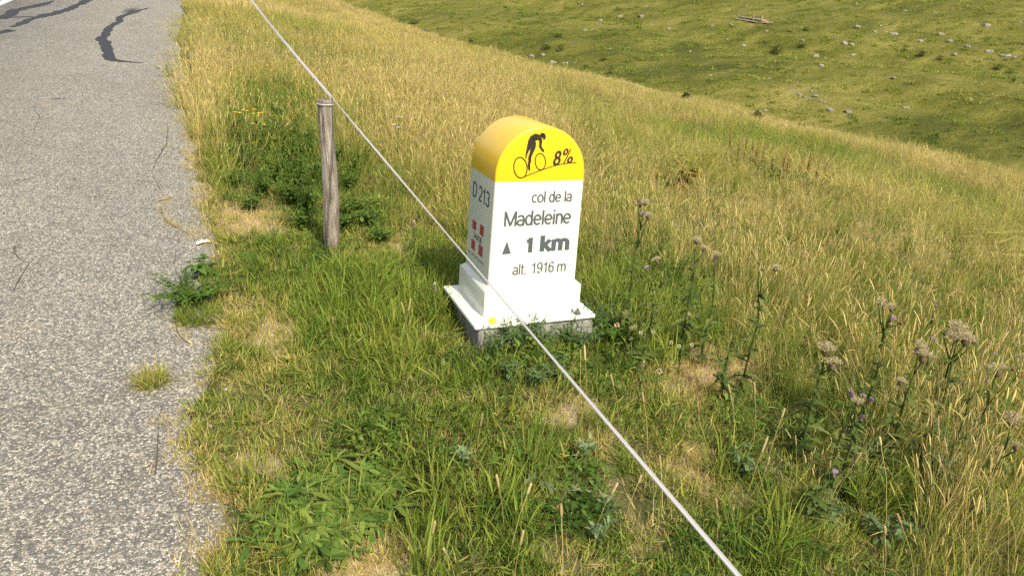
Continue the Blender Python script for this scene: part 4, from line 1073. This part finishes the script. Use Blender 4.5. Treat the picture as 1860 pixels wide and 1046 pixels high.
def rosette(px, py, R, label, group, seed, mat, n=15, cat='weed', name='leaf_rosette', lobes=0, ratio=.27, up=(.3, 1.5), tone=(.1, 1.0), bend=(.5, 1.3), fold=(.25, .6)):
    g = random.Random(seed); b = at(px, py); b = Vector(b)+Vector((0, 0, .012))
    m = MB()
    for i in range(n):
        a = i*2.4+g.uniform(-.4, .4); L = R*g.uniform(.6, 1.1); e = g.uniform(*up)
        m.leaf((0, 0, .006+.012*g.random()), (math.cos(a), math.sin(a), e), (0, 0, 1), L, L*ratio*g.uniform(.8, 1.25), g.uniform(*bend), g.uniform(*fold), lobes, g.uniform(*tone), g.random(), 8, ob=.9 if name == 'leaf_rosette' else 0)
    o = m.build(name, mat, None, b); return tag(o, label, cat, group)
g = random.Random(4)
for i in range(64):
    a = g.uniform(0, 6.283); r_ = math.sqrt(g.random()); 
    rosette(600+125*r_*math.cos(a)-55*r_*math.sin(a), 925+85*r_*math.sin(a), g.uniform(.04, .068), 'low rosette of broad bright green leaves in the leafy patch beside the road', 'broad-leaved rosettes near the road', 300+i, MAT['rosette'], g.randint(13, 20), lobes=g.choice((0, 0, 1)), ratio=.30)
for i, (px, py) in enumerate([(455, 1000), (505, 975), (540, 1020), (590, 1030), (470, 955), (640, 1015)]):
    rosette(px, py, g.uniform(.04, .065), 'low rosette of broad bright green leaves in the leafy patch beside the road', 'broad-leaved rosettes near the road', 340+i, MAT['rosette'], 14)

def leafy_plant(px, py, h, R, label, group, seed, mat, n=60, L=.045, ratio=.5, lobes=0, name='leafy_weed', cat='weed', tone=(.1, .8), upright=False):
    """a bushy herb: several stems with leaves all the way up"""
    g = random.Random(seed); b = Vector(at(px, py)); r_ = empty(name, b, g.uniform(0, 6.28)); tag(r_, label, cat, group)
    st = MB(); fo = MB(); ns = max(3, n//11)
    for s in range(ns):
        a = s*2.4+g.uniform(-.3, .3); sp = R*math.sqrt(g.random())*(.5 if upright else 1); hh = h*g.uniform(.6, 1.05); tip = Vector((math.cos(a)*sp, math.sin(a)*sp, hh)); m_ = Vector((tip.x*.35, tip.y*.35, hh*.55))
        st.tube([(0, 0, -.01), m_, tip], [.0026, .002, .0012], 5, .5)
        for k in range(n//ns):
            t = g.uniform(.15, 1.0); c = m_*(2*t) if t < .5 else m_*(2-2*t)+tip*(2*t-1); aa = k*2.4+g.uniform(-.5, .5); l_ = L*g.uniform(.6, 1.2)*(1.15-.5*t)
            fo.leaf(c, (math.cos(aa), math.sin(aa), g.uniform(.9, 1.8) if upright else g.uniform(-.1, .6)), (0, 0, 1), l_, l_*ratio, g.uniform(.1, .6), .2, lobes, g.uniform(*tone), g.random(), 6 if lobes else 4)
    st.build('stem', mat, r_); fo.build('foliage', mat, r_); return r_
for i, (px, py, h_, R) in enumerate([(440, 245, .34, .17), (470, 275, .34, .18), (505, 230, .38, .18), (520, 280, .36, .18), (548, 310, .34, .17), (500, 335, .30, .16), (545, 352, .30, .16), (478, 360, .20, .13), (528, 378, .24, .14), (562, 392, .24, .13), (548, 424, .18, .11), (450, 320, .26, .15), (425, 265, .28, .15), (535, 245, .38, .17), (560, 285, .36, .16), (490, 300, .34, .17), (460, 220, .36, .17), (575, 340, .3, .14),
                                     (640, 395, .18, .12), (664, 418, .16, .11), (690, 445, .12, .10), (630, 350, .2, .13), (455, 170, .22, .14), (425, 290, .15, .12), (655, 300, .22, .15), (405, 200, .18, .14), (395, 255, .16, .12), (445, 300, .18, .15), (460, 385, .12, .12), (515, 180, .36, .17), (545, 225, .36, .16), (560, 258, .34, .15), (495, 275, .24, .16), (520, 305, .24, .15), (425, 340, .12, .1), (640, 330, .22, .13), (625, 420, .13, .1), (610, 300, .24, .13)]):
    leafy_plant(px, py, h_, R, 'dark green bushy weed in the leafy thicket around the wooden post', 'dark leafy weeds around the post', 400+i, MAT['plant'], 150, .046, .48)
for i, (px, py, h_, R) in enumerate([(1128, 520, .2, .12), (1165, 540, .22, .13), (1205, 545, .22, .13), (1240, 570, .2, .12), (1150, 590, .16, .11), (1280, 520, .2, .12), (1110, 575, .2, .10), (1105, 630, .18, .11), (1140, 640, .16, .11), (1185, 500, .26, .14), (1225, 520, .26, .14)]):
    leafy_plant(px, py, h_, R, 'dark green weed with small leaves growing close to the right side of the marker', 'weeds right of the marker', 430+i, MAT['plant'], 90, .035, .4)
for i, (px, py, h_, R) in enumerate([(895, 655, .15, .09), (940, 645, .16, .10), (985, 638, .15, .10), (1030, 628, .16, .10), (1070, 615, .18, .09), (1095, 605, .20, .10), (915, 640, .17, .08), (960, 630, .18, .08), (1050, 640, .16, .09), (925, 690, .10, .08), (975, 700, .09, .08), (1070, 625, .10, .08), (1015, 690, .09, .08)]):
    leafy_plant(px, py, h_, R, 'low grey-green feathery weed growing against the front of the concrete footing', 'feathery weeds before the footing', 440+i, MAT['feathery'], 110, .034, .30, 1, tone=(.0, .9))
for i, (px, py, h_, R, up) in enumerate([(1058, 850, .12, .05, True), (1097, 950, .13, .06, True), (1085, 995, .12, .06, True), (838, 850, .07, .06, True), (1346, 865, .14, .08, False), (1556, 850, .16, .09, False), (1695, 880, .17, .09, False), (1500, 945, .12, .08, False), (1600, 985, .12, .08, False)]):
    if up: leafy_plant(px, py, h_, R, 'small upright plant with silvery folded leaves in the green foreground', 'silvery upright plants', 460+i, MAT['grey_leaf'], 40, .042, .36, tone=(.5, 1), name='silvery_weed', upright=True)
    else: leafy_plant(px, py, h_, R, 'grey-green lobed-leaved weed among the grasses at lower right', 'lobed grey-green weeds', 460+i, MAT['grey_leaf'], 60, .042, .42, 1, tone=(0, .7))
rosette(981, 880, .075, 'grey-green spiny-leaved young thistle rosette in the middle of the foreground', None, 480, MAT['grey_leaf'], 13, 'weed', 'thistle_rosette', 1, .34, (.3, 1.2))
rosette(1030, 905, .065, 'smaller spiny grey-green rosette right of the larger one in the foreground', None, 481, MAT['grey_leaf'], 11, 'weed', 'thistle_rosette', 1, .34, (.3, 1.2))

# clumps that have spread over the edge of the asphalt
def tuft(px, py, R, n, label, seed, mat, tone, name='grass_tuft', hh=(.04, .105), wid=(.0020, .0040)):
    b = Vector(road_pt(px, py)); V, F, T, Hh = blades(n, R*.35, hh, wid, .95, .55, tone, seed, 5)
    o = link(name, mesh_np(name, V, F, mat, True, {'tone': T, 'hue': Hh}), None, b); return tag(o, label, 'grass tuft')
MAT['tuft'] = plant_mat('tuft_blade', GRASS_STOPS, use_tint=False, spread=.9)
tuft(278, 698, .13, 420, 'lone half-dry grass tuft growing out of the asphalt', 71, MAT['tuft'], (.15, .95))
tuft(362, 578, .28, 900, 'wide low grass clump under the dark weed at the asphalt edge', 72, MAT['tuft'], (.05, .5), hh=(.03, .08))
leafy_plant(350, 552, .12, .25, 'dark green and purplish weed spilling over the asphalt edge', None, 73, MAT['plant'], 520, .046, .34, 1, tone=(.05, .7))
leafy_plant(372, 505, .12, .10, 'broad-leaved dark weed just behind the one spilling onto the asphalt', None, 74, MAT['plant'], 40, .075, .5, 0, tone=(0, .6))
leafy_plant(308, 142, .16, .16, 'spindly dark weed leaning onto the far asphalt edge beside the dry grass', None, 75, MAT['plant'], 60, .07, .22, 0, tone=(.0, .5))
leafy_plant(325, 172, .12, .14, 'low dark weed at the asphalt edge just below the spindly one', None, 76, MAT['plant'], 50, .05, .3, 0, tone=(.0, .5))

# flowers
def flower_plant(px, py, h, label, seed, kind, n=5, group=None, leaf=True):
    g = random.Random(seed); b = base_under(px, py, h); r_ = empty('flowering_plant', b, g.uniform(0, 6.28)); tag(r_, label, 'wildflower', group)
    st = MB(); fo = MB(); st.tube([(0, 0, -.01), (.01, 0, h*.6), (0, 0, h*.9)], [.003, .0025, .002], 5, .5); tips = []
    for i in range(n):
        a = i*2.4; sp = 0 if n == 1 else g.uniform(.015, .06); tip = Vector((math.cos(a)*sp, math.sin(a)*sp, h+g.uniform(-.05, .02))); st.tube([(0, 0, h*.75), tip], [.002, .0012], 4, .5); tips.append(tip)
    for i in range(14 if leaf else 5):
        a = i*2.4; z = h*g.uniform(.1, .8); L = g.uniform(.03, .07); fo.leaf((0, 0, z), (math.cos(a), math.sin(a), .5), (0, 0, 1), L, L*.3, .4, .2, 1, g.uniform(.2, .8), g.random(), 6)
    st.build('stem', MAT['plant'], r_); fo.build('foliage', MAT['plant'], r_)
    for i, tip in enumerate(tips):
        m = MB(); s_ = {'yellow': .014, 'white': .020, 'purple': .013, 'pink': .010, 'cream': .0065, 'tan': .009}[kind]
        if kind == 'yellow':
            for k in range(13):
                a = k*math.tau/13; m.leaf((math.cos(a)*.003, math.sin(a)*.003, 0), (math.cos(a), math.sin(a), .25), (0, 0, 1), s_, s_*.32, .3, 0, 0, n=3)
            V, F = loft([[(.005*q*math.cos(t), .005*q*math.sin(t), z) for t in np.linspace(0, math.tau, 9)[:-1]] for q, z in ((1, 0), (.9, .002), (.3, .004))]); m.add(V, F)
        elif kind == 'white':
            for k in range(40):
                a = g.uniform(0, 6.28); rr = s_*math.sqrt(g.random()); c = Vector((rr*math.cos(a), rr*math.sin(a), g.uniform(0, .006)))
                for q in range(4): m.leaf(c, (math.cos(q*1.57+a), math.sin(q*1.57+a), .2), (0, 0, 1), .004, .003, .2, 0, 0, n=2)
        elif kind in ('cream', 'tan'):
            for k in range(60):
                v = Vector((g.gauss(0, 1), g.gauss(0, 1), g.gauss(0, 1))).normalized(); m.leaf(v*s_*.6, v+Vector((0, 0, .3)), v.orthogonal(), s_*.8, s_*.5, .2, 0, 0, n=2)
        elif kind == 'purple':
            for k in range(45):
                a = g.uniform(0, 6.28); sp = g.uniform(.1, 1.2); m.leaf((0, 0, 0), (math.cos(a)*sp, math.sin(a)*sp, 1), (0, 0, 1) if sp > .9 else (math.cos(a), math.sin(a), 0), s_*g.uniform(.7, 1.1), .0025, .3, 0, 0, n=3)
        else:
            for k in range(60):
                t = g.random(); a = g.uniform(0, 6.28); m.leaf((.003*math.cos(a), .003*math.sin(a), (t-.5)*.04), (math.cos(a), math.sin(a), .6), (0, 0, 1), .006, .004, .2, 0, 0, n=2)
        m.build('flower', {'yellow': MAT['yellow_petal'], 'white': MAT['white_petal'], 'purple': MAT['purple'], 'pink': MAT['pink'], 'cream': MAT['cream_petal'], 'tan': MAT['tan_petal']}[kind], r_, tip, False)
MAT['cream_petal'] = plain('cream_head', (.40, .36, .21), .8, .1, nscale=200, namt=.2)
MAT['tan_petal'] = plain('tan_head', (.48, .36, .22), .8, .1, nscale=200, namt=.25)
MAT['pink'] = plain('pale_pink_petal', (.62, .40, .42), .7, .2)
flower_plant(436, 201, .36, 'yellow flowered weed nearest the road in the dry verge grass', 81, 'yellow', 3)
flower_plant(464, 203, .36, 'yellow flowered weed with the most blooms left of the wooden post', 82, 'yellow', 6)
flower_plant(473, 214, .33, 'lower yellow flowered weed just right of the fullest yellow one', 83, 'yellow', 3)
flower_plant(723, 218, .42, 'white umbel flower in the golden grass between post and marker', 84, 'white', 3)
flower_plant(792, 196, .42, 'small white flower standing up behind the marker to its left', 85, 'white', 1)
flower_plant(408, 20, .45, 'white umbel flower in the tall dry grass beside the road at the top', 86, 'white', 3)
flower_plant(752, 396, .26, 'single pale pink flower spike between the post and the marker', 87, 'pink', 1, leaf=False)
flower_plant(790, 508, .20, 'pale pink flower spike beside the left corner of the marker', 88, 'pink', 1, leaf=False)
for i, (px, py, k_) in enumerate([(1164, 573, 'cream'), (1256, 571, 'cream'), (1243, 616, 'cream'), (1177, 543, 'cream'), (1168, 599, 'cream'), (1148, 612, 'cream'), (1170, 657, 'tan'), (1200, 657, 'tan'), (1121, 588, 'tan')]):
    flower_plant(px, py, .22, {'cream': 'small cream flower heads on a thin stem in the bright grass right of the footing', 'tan': 'round tan clover head on a thin stem right of the footing'}[k_], 140+i, k_, 3 if k_ == 'cream' else 1, {'cream': 'cream flower heads by the marker', 'tan': 'tan clover heads by the marker'}[k_], leaf=False)
for i, (px, py) in enumerate([(1703, 550), (1697, 622), (1828, 643), (1772, 686), (1555, 695), (344, 105), (1856, 650)]):
    flower_plant(px, py, .42, ['purple flower in the far golden grass above the fluffy thistle', 'purple flower just left of the big fluffy thistle', 'purple flower right of the big fluffy thistle', 'purple flower below the big fluffy thistle', 'purple flower low in the grass near the lilac thistle bunch', 'purple flower at the asphalt edge by the dry grass strip', 'purple flower at the very right edge of the meadow'][i], 90+i, 'purple', 2, 'purple wildflowers')
leafy_plant(1240, 350, .42, .20, 'yellowing broad-leaved plant standing out of the meadow behind the marker', None, 110, MAT['yellowing'], 60, .12, .42, 0, name='yellowing_plant', cat='plant', tone=(.2, 1))

# rusty dock spikes in a row out on the slope
for i, (px, py) in enumerate([(1332, 244), (1346, 247), (1349, 252), (1360, 254), (1372, 256), (1378, 260), (1392, 265), (1412, 272), (1440, 280), (1456, 285), (1472, 288), (1488, 293), (1500, 297), (1425, 277)]):
    g = random.Random(130+i); h_ = g.uniform(.22, .42); X = at(px, py, .3); b = Vector((X[0], X[1], ground(X[0], X[1]))); r_ = empty('dock_plant', b, g.uniform(0, 6.28)); tag(r_, 'rusty brown dock spike in the row across the golden slope', 'dock plant', 'row of dock plants on the slope')
    m = MB(); m.tube([(0, 0, 0), (.02, 0, h_*.5), (.03, .01, h_)], [.012, .01, .006], 5)
    for k in range(90):
        t = g.uniform(.35, 1); a = g.uniform(0, 6.28); c = Vector((.03*t, .01*t, h_*t)); L = .028*(1.2-t*.8); m.leaf(c, (math.cos(a), math.sin(a), 1.0), (0, 0, 1), L, L*.6, .2, .1, 0, n=2)
    m.build('seed_spike', MAT['rust'], r_); m = MB()
    for k in range(12):
        a = g.uniform(0, 6.28); m.leaf((0, 0, .05), (math.cos(a), math.sin(a), g.uniform(.2, 1)), (0, 0, 1), g.uniform(.15, .25), .06, .5, .2, 0, g.uniform(.2, .7), g.random(), 5)
    m.build('foliage', MAT['plant'], r_)

# ---------------------------------------------------------------- far hillside: rocks, shrubs and a little footbridge
def rock_mat():
    m, nt, b, out = new_mat('lichen_rock'); v = objco(nt)
    n = noise(nt, v, 4, 6, .7); c = ramp(nt, [(.3, (.11, .10, .07)), (.5, (.22, .20, .145)), (.7, (.36, .33, .26))], n).outputs[0]
    nt.links.new(c, b.inputs['Base Color']); b.inputs['Roughness'].default_value = .95; bump(nt, n, .8, .15, b); return m
MAT['rock'] = rock_mat()
def rock_mesh(seed):
    bm = bmesh.new(); bmesh.ops.create_icosphere(bm, subdivisions=3, radius=.5)
    for v in bm.verts:
        d = 1 + .55*mnoise.noise(v.co*1.6+Vector((seed*3.1, 0, 0))) + .22*mnoise.noise(v.co*4+Vector((0, seed*2.2, 0)))
        v.co *= d + .16*abs(mnoise.noise(v.co*2.6+Vector((0, 0, seed*1.7)))); v.co.z *= .72
    me = bpy.data.meshes.new('boulder'); bm.to_mesh(me); bm.free(); me.materials.append(MAT['rock']); return me
RM = [rock_mesh(i) for i in range(6)]
Z6 = lambda x, y: (1240+x*.3346, y*.3346); Z5 = lambda x, y: (600+x*.344, y*.344)
RK = [(*Z6(x, y), w*.3346) for x, y, w in [(945, 142, 45), (1045, 168, 30), (1100, 170, 25), (1150, 177, 45), (1075, 138, 20), (1290, 215, 45), (1440, 215, 50), (1400, 182, 35), (880, 228, 40), (915, 233, 35), (725, 300, 45), (770, 312, 40), (920, 292, 35), (755, 352, 35), (1200, 328, 20), (1480, 292, 40), (240, 212, 30), (265, 130, 30), (160, 135, 30), (250, 52, 18), (345, 32, 18), (650, 217, 20), (40, 277, 25), (150, 407, 30), (475, 425, 40), (575, 487, 25), (620, 497, 22), (635, 510, 30), (715, 518, 40), (660, 522, 30), (745, 543, 35), (800, 588, 45), (905, 600, 50), (450, 595, 30), (480, 582, 22), (420, 604, 22), (1090, 655, 35), (880, 747, 20), (660, 695, 12), (185, 507, 18), (630, 565, 15), (1275, 810, 15), (1650, 133, 45), (1595, 130, 20), (1760, 295, 50), (1800, 310, 25), (1660, 275, 40), (1545, 250, 40), (1830, 118, 20), (1210, 57, 25), (1370, 65, 30), (1150, 420, 30), (975, 410, 15), (1560, 532, 30), (1215, 580, 40), (1555, 430, 25), (1830, 460, 20), (940, 18, 20), (1460, 50, 12), (1310, 212, 20), (1130, 160, 18), (1090, 155, 15), (700, 492, 20), (770, 556, 22), (690, 535, 18), (825, 195, 16), (785, 180, 12), (455, 165, 22), (335, 242, 25), (380, 520, 14), (570, 655, 18), (935, 745, 12), (1145, 755, 12)]]
RK += [(*Z5(x, y), w*.344) for x, y, w in [(1345, 155, 35), (1385, 153, 40), (1430, 105, 40), (1480, 257, 30), (1790, 147, 30), (1700, 130, 20), (1665, 32, 30), (1645, 82, 40), (1530, 82, 30), (985, 97, 20), (1205, 147, 15), (1550, 155, 15), (1120, 285, 40), (1210, 262, 34), (1180, 327, 45), (1240, 332, 40), (1065, 293, 40), (705, 210, 12), (330, 76, 16), (480, 20, 12), (540, 30, 12), (1480, 410, 26), (1290, 330, 26), (1330, 20, 20), (1310, 15, 16)]]
for i, (px, py, w) in enumerate(RK):
    X = at(px, py+w*.15); d_ = np.linalg.norm(X-CAM); s_ = w*d_/FPX*.80; g = random.Random(600+i)
    o = bpy.data.objects.new('boulder', RM[i % 6]); C.objects.link(o); o.location = (X[0], X[1], X[2]-s_*.10); o.rotation_euler = (g.uniform(-.4, .4), g.uniform(-.4, .4), g.uniform(0, 6.28)); o.scale = (s_*g.uniform(.7, 1.1), s_*g.uniform(.7, 1.1), s_*g.uniform(.55, 1.0))
    tag(o, 'pale grey lichen-covered boulder lying on the far green hillside', 'boulder', 'boulders scattered over the far hillside')
X = at(*Z5(322, 112)); o = bpy.data.objects.new('boulder', RM[2]); C.objects.link(o); o.location = X; o.scale = (.55, .5, .45); tag(o, 'pale boulder on the golden crest at the upper left of the meadow', 'boulder')

def shrub(px, py, wpx, hpx, label, group, seed, tone=(0, .5)):
    X = at(px, py+hpx*.45); d_ = np.linalg.norm(X-CAM); W = wpx*d_/FPX*.5; H_ = hpx*d_/FPX*1.05; g = random.Random(seed); r_ = empty('shrub', X, 0); tag(r_, label, 'shrub', group)
    fo = MB(); n = int(min(800, 240+W*110)); blobs = [(Vector((g.uniform(-.6, .6)*W, g.uniform(-.4, .4)*W, H_*g.uniform(.25, .55))), g.uniform(.35, .65)) for _ in range(7)]
    for k in range(n):
        c, r0 = g.choice(blobs); v = Vector((g.gauss(0, 1), g.gauss(0, 1), g.gauss(0, 1))).normalized()*g.uniform(.6, 1.0)
        p = c + Vector((v.x*W*r0, v.y*W*r0, v.z*H_*r0)); p.z = max(p.z, .02); L = max(.14, .12*W)*g.uniform(.6, 1.5)
        fo.leaf(p, (v.x+g.uniform(-.6, .6), v.y+g.uniform(-.6, .6), v.z+g.uniform(-.2, .8)), (0, 0, 1), L, L*.55, .3, .2, 0, g.uniform(*tone), g.random(), 2)
    fo.build('foliage', MAT['scrub'], r_); st = MB()
    for c, r0 in blobs: st.tube([(0, 0, -.2), c*.6, c], [.07*W**.5, .04*W**.5, .02], 5, .1)
    st.build('branches', MAT['bark'], r_)
MAT['scrub'] = plant_mat('scrub_leaf', [(0, (.032, .046, .012)), (.5, (.062, .086, .020)), (1, (.12, .14, .034))], use_tint=False, trans=.12)
MAT['bark'] = plain('bark', (.09, .065, .045), .9, .1)
shrub(*Z6(497, 272), 29, 15, 'round dark green bush standing alone on the far hillside', None, 700)
SH = [(*Z6(x, y), w*.3346, h_*.3346) for x, y, w, h_ in [(1790, 440, 30, 22), (630, 142, 40, 26), (665, 158, 40, 26), (1150, 265, 50, 34), (1205, 268, 40, 28), (1300, 295, 60, 36), (1350, 310, 60, 36), (1395, 318, 40, 30), (1590, 345, 45, 26), (1700, 370, 60, 30), (1780, 395, 60, 30), (1840, 410, 40, 26), (20, 530, 60, 36), (340, 615, 40, 30), (400, 632, 60, 38), (640, 690, 40, 24), (1010, 800, 30, 22), (640, 250, 60, 18)]]
SH += [(*Z5(x, y), w*.344, h_*.344) for x, y, w, h_ in [(45, 5, 70, 30), (740, 212, 36, 26), (1345, 358, 60, 40), (1430, 385, 50, 50), (1475, 372, 50, 50), (1540, 365, 60, 34), (1140, 250, 70, 30), (1210, 260, 60, 26), (1050, 195, 60, 26), (1200, 190, 60, 22), (1100, 210, 60, 22), (440, 120, 60, 22), (1440, 315, 50, 20), ]]
SH = [q for k, q in enumerate(SH) if k % 5 not in (1, 3)]
for i, (px, py, w, h_) in enumerate(SH):
    shrub(px, py, w*.95, h_*.75, 'low dark green scrub growing in the hollows and gullies of the far hillside', 'scrub on the far hillside', 710+i)

# footbridge: two short posts, a deck of planks and a rail
A = at(1343, 35); B = at(1392, 43); dv = Vector(B-A); Lb = dv.length; dv.normalize(); d_ = np.linalg.norm(A-CAM); ppm = FPX/d_
br = empty('footbridge', A, math.atan2(dv.y, dv.x)); tag(br, 'small weathered wooden footbridge on a brown earth patch of the far hillside', 'footbridge')
MAT['far_wood'] = plain('grey_timber', (.34, .29, .23), .9, .2, nscale=3, namt=.25)
sl = (B[2]-A[2])/Lb
def beam(name, x0, x1, y0, y1, z0, z1, zs0=0):
    V = [(x, y, z+sl*x) for x in (x0, x1) for y in (y0, y1) for z in (z0, z1)]
    F = [(0, 1, 3, 2), (4, 6, 7, 5), (0, 4, 5, 1), (2, 3, 7, 6), (0, 2, 6, 4), (1, 5, 7, 3)]
    return link(name, mesh_np(name, V, F, MAT['far_wood'], False), br)
beam('deck', 0, Lb*.88, -.7, .7, .55, .75); beam('rail', Lb*.10, Lb*.90, -.72, -.62, 1.15, 1.30)
for x in (.60, .90): beam('bridge_post', Lb*x-.14, Lb*x+.14, -.95, -.715, -.3, 8/ppm*1.3)
ep = MB(); g = random.Random(9)
V = [(Lb*.5, 0, sl*Lb*.5+.32)]; n_ = 40
for k in range(n_):
    a = k*math.tau/n_; rr = 1+.25*mnoise.noise((math.cos(a)*2, math.sin(a)*2, 3)); x = Lb*(.52+.62*rr*math.cos(a)); y = 2.3*rr*math.sin(a)
    wx = A[0]+dv.x*x-dv.y*y; wy = A[1]+dv.y*x+dv.x*y; V.append((x, y, ground(wx, wy)-A[2]+.28))
ep.add(V, [(0, 1+k, 1+(k+1) % n_) for k in range(n_)])
o = ep.build('bare_earth', plain('bare_earth', (.30, .21, .15), .95, .1, nscale=1.2, namt=.3)); o.location = A; o.rotation_euler = (0, 0, math.atan2(dv.y, dv.x)); tag(o, kind='structure')

# ---------------------------------------------------------------- small debris on the asphalt
def dead_leaf(px, py, L, rz, label, col, seed):
    m = MB(); m.leaf((0, 0, .004), (1, 0, .35), (0, 0, 1), L, L*.38, .55, .5, 1, .5, .5, 8)
    o = m.build('dead_leaf', plain('dry_leaf', col, .8, .2, nscale=60, namt=.3), None, Vector(road_pt(px, py))+Vector((0, 0, .006))); o.rotation_euler = (.2, 0, rz); tag(o, label, 'dead leaf')
dead_leaf(358, 447, .10, .5, 'pale curled dead leaf lying at the asphalt edge', (.58, .54, .42), 1)
dead_leaf(340, 622, .035, -1.0, 'small tan dry leaf lying on the asphalt beyond the grass tuft', (.42, .30, .16), 2)
for i, (px, py, l_, rz, lab) in enumerate([(300, 365, .10, .3, 'tan dry stalk lying across the crack at the asphalt edge'), (196, 121, .18, 2.4, 'thin dry stalk on the asphalt below the long tar seam'), (280, 850, .09, 1.35, 'reddish dry stalk lying in the crack near the bottom of the road')]):
    m = MB(); m.tube([(-l_/2, 0, .0), (0, .006, .004), (l_/2, 0, .001)], [.0022, .0026, .0015], 5); o = m.build('dry_stalk', plain('dry_stalk', (.40, .26, .14), .9, .1), None, Vector(road_pt(px, py))+Vector((0, 0, .008))); o.rotation_euler = (0, 0, rz); tag(o, lab, 'dry stalk')
o = bpy.data.objects.new('stone', RM[1]); C.objects.link(o); o.location = Vector(road_pt(385, 582))+Vector((.02, 0, .008)); o.scale = (.06, .05, .045); tag(o, 'small pale stone lying at the asphalt edge beside the dark weed', 'stone')
